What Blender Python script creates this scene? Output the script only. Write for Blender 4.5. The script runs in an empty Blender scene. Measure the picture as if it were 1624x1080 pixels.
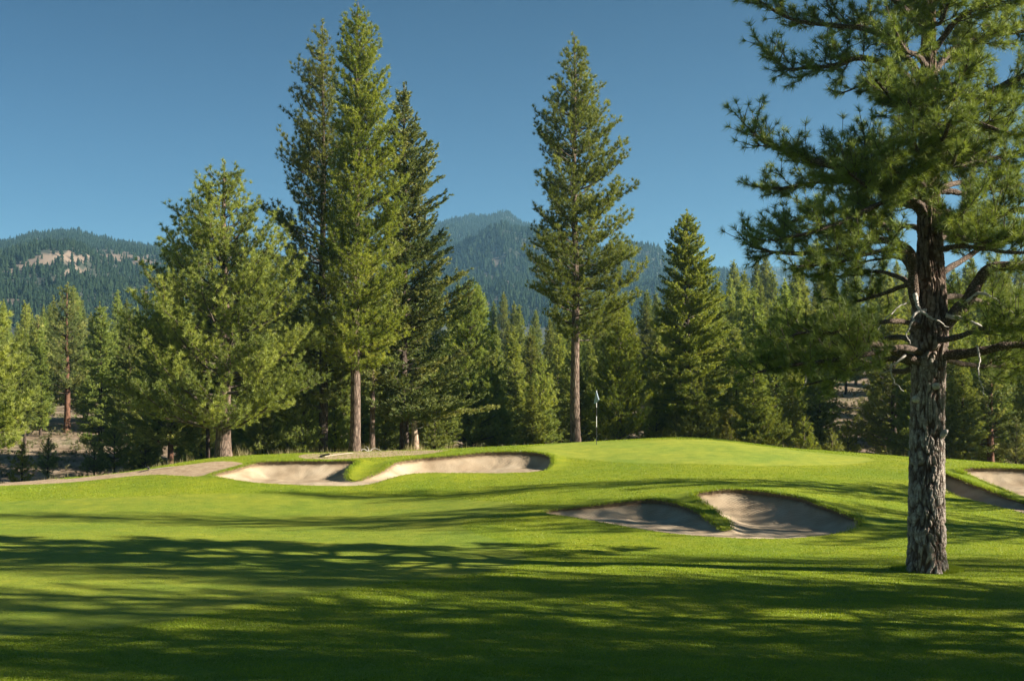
import bpy, math, random
import numpy as np
from mathutils import Vector

S = bpy.context.scene
C = S.collection
R = math.radians

# ------------------------------------------------------------------ camera
FPX = 1960.0          # focal length in photo pixels (photo 1624 wide)
CAMZ = 4.2
HORY = 640.0          # horizon row in the photo
cam_d = bpy.data.cameras.new('camera')
cam_d.sensor_width = 36.0
cam_d.lens = FPX / 1624.0 * 36.0
cam_d.shift_y = (HORY - 540.0) / 1624.0
cam_d.clip_start = 0.5
cam_d.clip_end = 20000
cam = bpy.data.objects.new('camera', cam_d)
cam.location = (0, 0, CAMZ)
cam.rotation_euler = (R(90), 0, 0)
C.objects.link(cam)
S.camera = cam

# ------------------------------------------------------------------ sky, sun, exposure
SUN_EL, SUN_AZ = 25.0, 102.0     # azimuth clockwise from +Y (view direction)
W = bpy.data.worlds.new('World'); S.world = W; W.use_nodes = True
nt = W.node_tree
bg = nt.nodes['Background']
sky = nt.nodes.new('ShaderNodeTexSky'); sky.sky_type = 'NISHITA'; sky.sun_disc = False
sky.sun_elevation = R(SUN_EL); sky.sun_rotation = R(SUN_AZ)
sky.altitude = 1700; sky.air_density = 1.0; sky.dust_density = 1.6; sky.ozone_density = 3.0
tintn = nt.nodes.new('ShaderNodeMixRGB'); tintn.blend_type = 'MULTIPLY'; tintn.inputs[0].default_value = 1
# the deep polarised blue overhead pales toward the horizon
wtc = nt.nodes.new('ShaderNodeTexCoord'); wsx = nt.nodes.new('ShaderNodeSeparateXYZ'); nt.links.new(wtc.outputs['Generated'], wsx.inputs[0])
wrp = nt.nodes.new('ShaderNodeValToRGB'); nt.links.new(wsx.outputs[2], wrp.inputs[0])
for p_, c_ in ((0.02, (.56, .74, .73, 1)), (.15, (.31, .50, .55, 1)), (.32, (.12, .285, .37, 1))):
    e_ = wrp.color_ramp.elements.new(p_); e_.color = c_
wrp.color_ramp.elements.remove(wrp.color_ramp.elements[0]); wrp.color_ramp.elements.remove(wrp.color_ramp.elements[-1])
nt.links.new(wrp.outputs[0], tintn.inputs[2])
nt.links.new(sky.outputs['Color'], tintn.inputs[1]); nt.links.new(tintn.outputs[0], bg.inputs['Color'])
bg.inputs['Strength'].default_value = 0.05
sd = bpy.data.lights.new('sun', 'SUN'); sd.energy = 5.0; sd.angle = R(0.53); sd.color = (1.0, 0.90, 0.74)
sun = bpy.data.objects.new('sun', sd); C.objects.link(sun)
sv = Vector((math.cos(R(SUN_EL)) * math.sin(R(SUN_AZ)), math.cos(R(SUN_EL)) * math.cos(R(SUN_AZ)), math.sin(R(SUN_EL))))
sun.rotation_euler = sv.to_track_quat('Z', 'Y').to_euler(); sun.location = (60, -10, 40)
S.view_settings.view_transform = 'Standard'
S.view_settings.look = 'None'
S.view_settings.exposure = 1.62
S.view_settings.gamma = 1.0
S.render.engine = 'CYCLES'
S.cycles.max_bounces = 6; S.cycles.diffuse_bounces = 4; S.cycles.glossy_bounces = 2
S.cycles.transmission_bounces = 3; S.cycles.volume_bounces = 1; S.cycles.transparent_max_bounces = 6
S.cycles.use_denoising = True

# ------------------------------------------------------------------ helpers
def ss(a, b, x):
    t = np.clip((x - a) / (b - a), 0, 1)
    return t * t * (3 - 2 * t)

def hash2(i, j, seed):
    h = (i.astype(np.int64) * 374761393 + j.astype(np.int64) * 668265263 + seed * 1442695041) & 0xffffffff
    h = ((h ^ (h >> 13)) * 1274126177) & 0xffffffff
    h = ((h ^ (h >> 16)) * 2246822519) & 0xffffffff
    return ((h ^ (h >> 15)) & 0xffffff) / float(0x1000000)

def vnoise(x, y, seed=0):
    xi = np.floor(x); yi = np.floor(y); fx = x - xi; fy = y - yi
    fx = fx * fx * (3 - 2 * fx); fy = fy * fy * (3 - 2 * fy)
    xi = xi.astype(np.int64); yi = yi.astype(np.int64)
    a = hash2(xi, yi, seed); b = hash2(xi + 1, yi, seed); c = hash2(xi, yi + 1, seed); d = hash2(xi + 1, yi + 1, seed)
    return (a * (1 - fx) + b * fx) * (1 - fy) + (c * (1 - fx) + d * fx) * fy

def fbm(x, y, seed=0, o=4):
    s = 0; a = .5; n = 0
    for k in range(o):
        s = s + a * vnoise(x * 2 ** k, y * 2 ** k, seed + k); n += a; a *= .5
    return s / n

def new_mesh(name, V, faces, attrs=None, smooth=False):
    """V (n,3); faces: list of (m,k) int arrays; attrs name-> per-vertex floats"""
    me = bpy.data.meshes.new(name)
    V = np.ascontiguousarray(V, dtype=np.float32)
    me.vertices.add(len(V)); me.vertices.foreach_set('co', V.ravel())
    loops = np.concatenate([f.ravel() for f in faces]).astype(np.int32)
    tot = np.concatenate([np.full(len(f), f.shape[1], np.int32) for f in faces])
    st = np.concatenate([[0], np.cumsum(tot)[:-1]]).astype(np.int32)
    me.loops.add(len(loops)); me.loops.foreach_set('vertex_index', loops)
    me.polygons.add(len(tot)); me.polygons.foreach_set('loop_start', st)
    me.polygons.foreach_set('loop_total', tot)
    if smooth: me.polygons.foreach_set('use_smooth', np.ones(len(tot), bool))
    if attrs:
        for k, v in attrs.items():
            a = me.attributes.new(k, 'FLOAT', 'POINT'); a.data.foreach_set('value', np.asarray(v, np.float32))
    me.update(calc_edges=True)
    return me

def obj(name, me, mat=None, parent=None, loc=None):
    o = bpy.data.objects.new(name, me); C.objects.link(o)
    if mat is not None and not me.materials: me.materials.append(mat)
    if parent is not None: o.parent = parent
    if loc is not None: o.location = loc
    return o

def tag(o, label=None, cat=None, group=None, kind=None):
    if label: o['label'] = label
    if cat: o['category'] = cat
    if group: o['group'] = group
    if kind: o['kind'] = kind
    return o

def empty(name, loc, label, cat, group=None):
    e = bpy.data.objects.new(name, None); C.objects.link(e); e.location = loc; e.empty_display_size = .3
    return tag(e, label, cat, group)

def norm(v): return v / np.maximum(np.linalg.norm(v, axis=-1, keepdims=True), 1e-9)

class Acc:
    def __init__(s): s.V = []; s.F = {3: [], 4: []}; s.n = 0
    def add(s, V, F):
        s.V.append(V); s.F[F.shape[1]].append(F + s.n); s.n += len(V)
    def mesh(s, name, smooth=True):
        fs = [np.concatenate(v) for v in s.F.values() if v]
        return new_mesh(name, np.concatenate(s.V), fs, smooth=smooth)

def tube(acc, P, rad, k=5):
    P = np.asarray(P, float); n = len(P); rad = np.asarray(rad, float)
    T = np.gradient(P, axis=0); T = norm(T)
    m = norm(P[-1] - P[0])
    ref = np.array([0, 0, 1.]) if abs(m[2]) < .8 else np.array([1., 0, 0])
    A = norm(np.cross(T, ref)); B = np.cross(T, A)
    th = np.arange(k) * 2 * math.pi / k
    V = P[:, None] + rad[:, None, None] * (np.cos(th)[None, :, None] * A[:, None] + np.sin(th)[None, :, None] * B[:, None])
    i = np.arange(n - 1)[:, None] * k; j = np.arange(k)[None]; j2 = (j + 1) % k
    F = np.stack([i + j, i + j2, i + k + j2, i + k + j], -1).reshape(-1, 4)
    acc.add(V.reshape(-1, 3), F)

def resample(P, n):
    P = np.asarray(P, float)
    # Catmull-Rom through the points
    Q = np.vstack([2 * P[0] - P[1], P, 2 * P[-1] - P[-2]])
    t = np.linspace(0, len(P) - 1, n); i = np.minimum(t.astype(int), len(P) - 2); u = (t - i)[:, None]
    p0, p1, p2, p3 = Q[i], Q[i + 1], Q[i + 2], Q[i + 3]
    return .5 * (2 * p1 + (p2 - p0) * u + (2 * p0 - 5 * p1 + 4 * p2 - p3) * u ** 2 + (3 * p1 - p0 - 3 * p2 + p3) * u ** 3)

# ------------------------------------------------------------------ materials
def mat(name):
    m = bpy.data.materials.new(name); m.use_nodes = True
    n = m.node_tree.nodes; n.clear()
    return m, m.node_tree, n, m.node_tree.links

def N(n, t, **kw):
    x = n.new(t)
    for k, v in kw.items():
        if k.startswith('i_'): x.inputs[k[2:].replace('_', ' ')].default_value = v
        else: setattr(x, k, v)
    return x

def ramp(n, stops):
    r = n.new('ShaderNodeValToRGB'); e = r.color_ramp.elements
    while len(e) > 1: e.remove(e[0])
    e[0].position = stops[0][0]; e[0].color = (*stops[0][1], 1)
    for p, c in stops[1:]:
        q = e.new(p); q.color = (*c, 1)
    return r

def foliage_mat(name, dark, mid, light, transl=.38, tcol=None, obj_var=.25, gloss=.04):
    m, t, n, l = mat(name)
    at = N(n, 'ShaderNodeAttribute', attribute_name='tint')
    oi = n.new('ShaderNodeObjectInfo')
    rp = ramp(n, [(0, dark), (.5, mid), (1, light)])
    l.new(at.outputs['Fac'], rp.inputs['Fac'])
    hs = n.new('ShaderNodeHueSaturation')
    mr = N(n, 'ShaderNodeMapRange'); mr.inputs[3].default_value = 1 - obj_var; mr.inputs[4].default_value = 1 + obj_var
    l.new(oi.outputs['Random'], mr.inputs[0]); l.new(mr.outputs[0], hs.inputs['Value'])
    mh = N(n, 'ShaderNodeMapRange'); mh.inputs[3].default_value = .5 - .04 * obj_var; mh.inputs[4].default_value = .5 + .04 * obj_var
    mul = N(n, 'ShaderNodeMath', operation='FRACT'); m7 = N(n, 'ShaderNodeMath', operation='MULTIPLY'); m7.inputs[1].default_value = 7.31
    l.new(oi.outputs['Random'], m7.inputs[0]); l.new(m7.outputs[0], mul.inputs[0]); l.new(mul.outputs[0], mh.inputs[0]); l.new(mh.outputs[0], hs.inputs['Hue'])
    l.new(rp.outputs[0], hs.inputs['Color'])
    d = n.new('ShaderNodeBsdfDiffuse'); tr = n.new('ShaderNodeBsdfTranslucent'); g = N(n, 'ShaderNodeBsdfGlossy'); g.inputs['Roughness'].default_value = .45
    g.inputs['Color'].default_value = (.5, .5, .42, 1)
    l.new(hs.outputs[0], d.inputs['Color'])
    mx = N(n, 'ShaderNodeMixRGB', blend_type='MULTIPLY'); mx.inputs[0].default_value = 1; mx.inputs[2].default_value = (1.5, 1.35, .6, 1)
    l.new(hs.outputs[0], mx.inputs[1]); l.new(mx.outputs[0], tr.inputs['Color'])
    m1 = n.new('ShaderNodeMixShader'); m1.inputs[0].default_value = transl
    l.new(d.outputs[0], m1.inputs[1]); l.new(tr.outputs[0], m1.inputs[2])
    m2 = n.new('ShaderNodeMixShader'); m2.inputs[0].default_value = gloss
    l.new(m1.outputs[0], m2.inputs[1]); l.new(g.outputs[0], m2.inputs[2])
    o = n.new('ShaderNodeOutputMaterial'); l.new(m2.outputs[0], o.inputs[0])
    return m

def bark_mat(name, c1, c2, c3, sx=14, sz=2.6, bump=.6):
    m, t, n, l = mat(name)
    tc = n.new('ShaderNodeTexCoord'); mp = n.new('ShaderNodeMapping'); mp.inputs['Scale'].default_value = (sx, sx, sz)
    l.new(tc.outputs['Object'], mp.inputs[0])
    vo = N(n, 'ShaderNodeTexVoronoi', feature='DISTANCE_TO_EDGE'); vo.inputs['Scale'].default_value = .7
    no = N(n, 'ShaderNodeTexNoise'); no.inputs['Scale'].default_value = 1.3; no.inputs['Detail'].default_value = 6
    l.new(mp.outputs[0], no.inputs[0])
    ad = N(n, 'ShaderNodeMixRGB', blend_type='ADD'); ad.inputs[0].default_value = .6
    l.new(mp.outputs[0], ad.inputs[1]); l.new(no.outputs['Color'], ad.inputs[2]); l.new(ad.outputs[0], vo.inputs['Vector'])
    rp = ramp(n, [(0, c1), (.12, c2), (.5, c3)])
    l.new(vo.outputs['Distance'], rp.inputs[0])
    n2 = N(n, 'ShaderNodeTexNoise'); n2.inputs['Scale'].default_value = 9; l.new(tc.outputs['Object'], n2.inputs[0])
    mx = N(n, 'ShaderNodeMixRGB', blend_type='MULTIPLY'); mx.inputs[0].default_value = .7
    r2 = ramp(n, [(.3, (.6, .6, .6)), (.7, (1.3, 1.25, 1.2))]); l.new(n2.outputs[0], r2.inputs[0])
    l.new(rp.outputs[0], mx.inputs[1]); l.new(r2.outputs[0], mx.inputs[2])
    p = N(n, 'ShaderNodeBsdfPrincipled'); p.inputs['Roughness'].default_value = .92; p.inputs['Specular IOR Level'].default_value = .2
    l.new(mx.outputs[0], p.inputs['Base Color'])
    b = N(n, 'ShaderNodeBump'); b.inputs['Strength'].default_value = bump; b.inputs['Distance'].default_value = .04
    l.new(vo.outputs['Distance'], b.inputs['Height']); l.new(b.outputs[0], p.inputs['Normal'])
    o = n.new('ShaderNodeOutputMaterial'); l.new(p.outputs[0], o.inputs[0])
    return m

def plain_mat(name, col, rough=.8, nscale=20, amt=.35):
    m, t, n, l = mat(name)
    tc = n.new('ShaderNodeTexCoord'); no = N(n, 'ShaderNodeTexNoise'); no.inputs['Scale'].default_value = nscale; no.inputs['Detail'].default_value = 4
    l.new(tc.outputs['Object'], no.inputs[0])
    a = tuple(c * (1 - amt) for c in col); b = tuple(min(1, c * (1 + amt)) for c in col)
    rp = ramp(n, [(.3, a), (.7, b)]); l.new(no.outputs[0], rp.inputs[0])
    p = N(n, 'ShaderNodeBsdfPrincipled'); p.inputs['Roughness'].default_value = rough
    l.new(rp.outputs[0], p.inputs['Base Color'])
    o = n.new('ShaderNodeOutputMaterial'); l.new(p.outputs[0], o.inputs[0])
    return m

M_pine = foliage_mat('pine_needles', (0.110, 0.147, 0.037), (0.221, 0.268, 0.060), (0.369, 0.407, 0.106))
M_hero = foliage_mat('long_pine_needles', (0.090, 0.132, 0.037), (0.188, 0.240, 0.059), (0.316, 0.358, 0.093), transl=.3)
M_bright = foliage_mat('yellow_green_needles', (0.119, 0.167, 0.028), (0.238, 0.289, 0.043), (0.369, 0.397, 0.064))
M_cedar = foliage_mat('cedar_sprays', (0.092, 0.134, 0.043), (0.225, 0.265, 0.080), (0.529, 0.504, 0.158), transl=.2)
M_fir = foliage_mat('fir_sprays', (0.097, 0.130, 0.024), (0.205, 0.240, 0.039), (0.362, 0.363, 0.065))
M_blue = foliage_mat('distant_pine_needles', (0.118, 0.167, 0.040), (0.239, 0.291, 0.067), (0.379, 0.415, 0.097), transl=.4, obj_var=.3)
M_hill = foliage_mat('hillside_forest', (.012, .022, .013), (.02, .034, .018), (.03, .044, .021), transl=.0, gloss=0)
M_bark = bark_mat('pine_bark', (.05, .035, .028), (.14, .10, .08), (.27, .21, .17))
M_redbark = bark_mat('red_cedar_bark', (.06, .032, .022), (.16, .085, .055), (.26, .145, .10), sx=16, sz=1.2)
M_darkbark = bark_mat('dark_pine_bark', (.03, .022, .018), (.075, .055, .045), (.15, .115, .095))
M_twig = plain_mat('twig_bark', (.075, .058, .042), .9)
M_dead = plain_mat('bleached_deadwood', (.42, .39, .36), .8)

# ------------------------------------------------------------------ ground shape
CP = [  # photo x, photo y, distance
 (-300,1080,18.5),(0,1080,18.5),(800,1080,18.5),(1624,1080,18.7),(2000,1080,18.6),
 (-300,905,31),(0,903,31),(500,905,31),(1000,905,31),(1450,905,31),(1700,905,31),
 (-200,855,39),(0,853,39),(400,852,39.5),(700,850,39.5),(850,860,38),
 (-200,815,47),(0,814,47.5),(300,806,49),(550,800,50),(700,790,50.5),
 (-200,778,56),(0,772,57),(0,767,59.5),(120,763,58.3),(120,757,60.7),(240,752,58.6),(240,742,62),(340,729,64.3),(460,721.5,65.5),(600,715.5,65.5),(700,712.5,67),
 (326,757,56),(450,769.5,54),(570,772,54),(640,757,55.3),(780,752.5,56),(870,748,56.5),
 (400,738,59.5),(536,733,60),(670,729,60.8),(800,719,61.5),(878,723,60.5),
 (950,699.5,68),(1015,696,69),(1080,693.5,70),(1150,697,69),(1250,710.5,67),(1330,716,66),(1400,721,65),(1450,725,63.5),(1530,729,61.5),(1624,737.5,60),(1800,745,58),
 (960,735,58),(1100,728,58),(1250,738,56.5),(1400,745,55.5),(900,770,50),(1000,765,50.5),(1150,757,51),(1350,770,49),
 (851,814,43),(940,803,43.7),(1040,794,44.2),(1155,778,45.2),(1270,791,43.7),(1363,825,40.5),
 (900,821,42),(1018,841,39.5),(1165,856,38),(1307,853,38.5),
 (1400,805,43.5),(1450,840,39),(1560,850,38),(1624,862,36.8),(1800,862,37),
 (1501,754,53),(1624,797,46.5),(1624,815,44.3),(1540,794,46.8),(1520,745,56),(1624,745,55.5),(1800,800,47),(1760,750,55)]
pts = []; zz = []
for x, y, d in CP:
    pts.append(((x - 812) / FPX * d, d)); zz.append(CAMZ - (y - HORY) / FPX * d)
for x, d, z in [(-30,60,-1),(-22,66,-1.6),(-16,72,-1.6),(-8,76,-.3),(0,80,-.2),(8,84,-.3),(16,80,-.4),(26,76,-.5),(34,70,.2),
                (-30,86,-2.2),(-12,90,-1.6),(6,94,-1.2),(24,90,-1.2),(-10,8,.15),(0,8,.15),(10,8,.15),(-30,30,-.3),(-34,45,-.6),(30,25,.2),(32,50,.9)]:
    pts.append((x, d)); zz.append(z)
pts = np.array(pts); zz = np.array(zz)
def _phi(r2): return .5 * r2 * np.log(r2 + 1e-9)
def _d2(a, b): return ((a[:, None] - b[None]) ** 2).sum(-1)
_n = len(pts)
_sc = pts / 20.0
_A = np.zeros((_n + 3, _n + 3)); _A[:_n, :_n] = _phi(_d2(_sc, _sc)) + np.eye(_n) * .004
_A[:_n, _n] = 1; _A[:_n, _n + 1:] = _sc; _A[_n:, :_n] = _A[:_n, _n:].T
_w = np.linalg.solve(_A, np.concatenate([zz, [0, 0, 0]]))

def ground_base(X, Y):
    X = np.asarray(X, float); Y = np.asarray(Y, float); sh = X.shape
    x = np.clip(X.ravel(), -34, 36); y = np.clip(Y.ravel(), 6, 98)
    q = np.stack([x, y], 1) / 20.0
    out = np.empty(len(q))
    for i in range(0, len(q), 20000):
        s = q[i:i + 20000]
        out[i:i + 20000] = _phi(_d2(s, _sc)) @ _w[:_n] + _w[_n] + s @ _w[_n + 1:]
    zl = out.reshape(sh)
    far = np.interp(Y, [60, 92, 100, 112, 130, 150, 200, 260, 400, 700, 4000], [-1.5, -1.2, .2, 2.4, 3.8, 5.0, 8.5, 12, 19, 24, 24])
    far = far + (fbm(X / 14, Y / 14, 5) - .5) * 2.2 * ss(95, 130, Y)
    w = ss(84, 100, Y)
    z = zl * (1 - w) + far * w
    und = ((fbm(X / 3.1, Y / 3.1, 11, 3) - .5) * .09 + (vnoise(X / .7, Y / .7, 19) - .5) * .018) * ss(12, 18, Y) * (1 - ss(64, 70, Y)) 
    return z + und

def gz(x, y): return float(ground_base(np.array([x]), np.array([y]))[0])

_YS = np.arange(12, 95, .04)
def hit(px, py):
    """first point of the lawn on the sight line through a photo pixel"""
    u = (px - 812) / FPX; v = (py - HORY) / FPX
    g = ground_base(u * _YS, _YS); r = CAMZ - v * _YS
    k = np.nonzero(r <= g)[0]
    if len(k) == 0:
        k = [int(np.argmin((r - g)[_YS > 45])) + int((_YS <= 45).sum())]
    y = _YS[k[0]]
    return np.array([u * y, y])

def chaikin(P, n=2):
    for _ in range(n):
        Q = np.roll(P, -1, 0)
        P = np.stack([.75 * P + .25 * Q, .25 * P + .75 * Q], 1).reshape(-1, 2)
    return P
def world_poly(pp, n=2): return chaikin(np.array([hit(*p) for p in pp]), n)

BK = {
 'ab': [(326,756),(348,750),(375,744),(395,738),(410,734),(455,733),(536,733),(572,732),(566,738),(556,746),(551,755),(556,762),(568,763),(585,756),(602,749),(614,742),(622,735),(640,732),(669,728),(700,726),(725,723.5),(762,719.5),(799,718),(854,719),(876,724),(880,735),(871,746),(847,748),(780,751),(706,751),(655,752),(632,756),(607,763),(573,770),(518,770.5),(448,768),(392,766)],
 'cd': [(851,813),(891,807),(952,802),(1003,796),(1038,794),(1076,800),(1106,811),(1126,825),(1137,834),(1146,840),(1155,840),(1160,834),(1150,825),(1135,814.5),(1115,802),(1094,786),(1115,781.5),(1155,778),(1196,779.5),(1236,785.6),(1267,790.6),(1297,801),(1333,813),(1363,824.7),(1368,832),(1358,841.5),(1307,851),(1231,855),(1165,853.6),(1084,848.5),(1018,840),(952,828),(901,819.6)],
 'e1': [(1488,749),(1501,753),(1518,758),(1562,775.5),(1624,798),(1690,815),(1690,830),(1624,814),(1584,804),(1540,793),(1501,782),(1480,768)],
 'e2': [(1517,746),(1540,744),(1624,745),(1700,750),(1750,775),(1700,800),(1624,790),(1567,767),(1524,751)]}
BP = {k: world_poly(v) for k, v in BK.items()}
# a floor plane for each bunker, fitted to its front edge
FRONT = {'ab': [(392,766),(518,770.5),(607,763),(706,751),(847,748)], 'cd': [(901,819.6),(1018,840),(1165,853.6),(1307,851)],
         'e1': [(1501,782),(1540,793),(1584,804),(1624,814)], 'e2': [(1524,751),(1567,767),(1624,790)]}
FL = {}
for k, v in FRONT.items():
    q = np.array([hit(*p) for p in v]); z = ground_base(q[:, 0], q[:, 1])
    c = np.polyfit(q[:, 0], z, 1 if k == 'cd' else 2)
    FL[k] = (c, q[:, 0].min(), q[:, 0].max())
def floor_z(k, X):
    c, a, b = FL[k]
    return np.polyval(c, np.clip(X, a, b)) - .05

def seg_dist(P, poly):
    """signed distance (positive inside), nearest point"""
    A = poly; B = np.roll(poly, -1, 0); d = B - A; L2 = (d ** 2).sum(1)
    best = np.full(len(P), 1e9); near = np.zeros_like(P); ins = np.zeros(len(P), bool)
    for i in range(len(A)):
        t = np.clip(((P - A[i]) @ d[i]) / max(L2[i], 1e-12), 0, 1)
        q = A[i] + t[:, None] * d[i]; r = np.hypot(*(P - q).T)
        m = r < best; best[m] = r[m]; near[m] = q[m]
        c = (A[i, 1] > P[:, 1]) != (B[i, 1] > P[:, 1])
        if c.any():
            xx = A[i, 0] + (P[:, 1] - A[i, 1]) * d[i, 0] / (d[i, 1] if abs(d[i, 1]) > 1e-12 else 1e-12)
            ins ^= c & (P[:, 0] < xx)
    return np.where(ins, best, -best), near

def axis(fine0, fine1, step, lo, hi, g=1.06, maxstep=60):
    a = list(np.arange(fine0, fine1, step)); s = step; x = a[-1]
    while x < hi: s = min(s * g, maxstep); x += s; a.append(x)
    s = step; x = a[0]; b = []
    while x > lo: s = min(s * g, maxstep); x -= s; b.append(x)
    return np.array(b[::-1] + a)
GX = axis(-16.5, 26, .11, -3500, 3500)
GY = axis(37, 65, .11, -60, 1600, 1.04)
XX, YY = np.meshgrid(GX, GY)
V2 = np.stack([XX.ravel(), YY.ravel()], 1)
base = ground_base(V2[:, 0], V2[:, 1])
nx, ny = len(GX), len(GY)

DIST = {}
snapped = V2.copy(); inside = np.zeros(len(V2), bool); onedge = np.zeros(len(V2), bool)
for k, poly in BP.items():
    lo = poly.min(0) - 2.5; hi = poly.max(0) + 2.5
    idx = np.nonzero(((V2 > lo) & (V2 < hi)).all(1))[0]
    d, nr = seg_dist(V2[idx], poly)
    DIST[k] = (idx, d)
    e = np.abs(d) < .056
    snapped[idx[e]] = nr[e]; onedge[idx[e]] = True
    inside[idx[(d > 0) & ~e]] = True
zs = ground_base(snapped[:, 0], snapped[:, 1])
lipf = np.zeros(len(V2))
for k, (idx, d) in DIST.items():
    lf = np.clip((zs[idx] - floor_z(k, V2[idx, 0])) / .45, 0, 1)
    out = np.maximum(-d, 0)
    zs[idx] += .09 * lf * np.exp(-(out / .45) ** 2) * (d < .06)
    lipf[idx] = np.maximum(lipf[idx], lf * np.exp(-(out / .3) ** 2))
ii = (np.arange(ny - 1)[:, None] * nx + np.arange(nx - 1)[None]).ravel()
Q = np.stack([ii, ii + 1, ii + nx + 1, ii + nx], 1)
keep = ~inside[Q].any(1) 
# faces whose four corners all lie on the outline belong to the sand when their middle is inside
alle = onedge[Q].all(1)
if alle.any():
    cen = V2[Q[alle]].mean(1); ins = np.zeros(len(cen), bool)
    for poly in BP.values(): ins |= seg_dist(cen, poly)[0] > 0
    kk = np.nonzero(alle)[0]; keep[kk[ins]] = False

# grass kinds and bare earth as masks
def poly_mask(pp, soft, chk=2, raw=False):
    poly = np.array(pp, float) if raw else world_poly(pp, chk)
    m = np.zeros(len(V2)); lo = poly.min(0) - soft * 2; hi = poly.max(0) + soft * 2
    idx = np.nonzero(((V2 > lo) & (V2 < hi)).all(1))[0]
    d, _ = seg_dist(V2[idx], poly); m[idx] = ss(-soft, soft, d)
    return m
fair = poly_mask([(-150,885),(-150,800),(0,795),(200,787),(330,782),(560,784),(700,790),(850,800),(830,812),(740,826),(725,835),(790,858),(845,880),(800,905),(600,925),(420,955),(250,990),(0,1010),(-200,1020)], .07)
fair = np.maximum(fair, 0)
GREEN_PX = [(830,710),(900,702),(1000,699),(1080,697),(1150,700),(1250,713),(1370,724),(1390,730),(1350,737),(1200,740),(1000,735),(900,725),(860,718)]
grn = poly_mask(GREEN_PX, .25); GREEN_W = world_poly(GREEN_PX, 0)
DIRT_PX = [(-120,774),(0,769.5),(110,765),(160,760),(238,752),(285,754),(322,757),(345,748),(375,740),(390,734),(350,730.5),(300,737),(240,744),(180,751),(120,758.5),(90,761),(0,766),(-120,770)]
dirt = poly_mask(DIRT_PX, .1); DIRT_W = world_poly(DIRT_PX, 0)
dirt = np.maximum(dirt, poly_mask([(462,724),(520,717.5),(640,714),(725,712.3),(690,719),(640,722),(560,727),(500,729)], .1))
beyond = np.zeros(len(V2))
# past the crest the mown grass ends: rough dry earth
crest = np.interp(V2[:, 0], [-40,-24,-21,-17.5,-13,-7,-3,5,9,14,20,24,40], [59,60.6,61.6,63,65.2,67.5,69.5,72,73,71,68,66,62])
beyond = ss(-.3, .6, V2[:, 1] - crest)
beyond = np.maximum(beyond, ss(36, 44, np.abs(V2[:, 0])) * ss(50, 60, V2[:, 1]))
G3 = np.column_stack([snapped, zs])
gme = new_mesh('ground', G3, [Q[keep]], {'fair': fair, 'green': grn, 'dirt': dirt, 'wild': beyond}, smooth=True)

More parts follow.
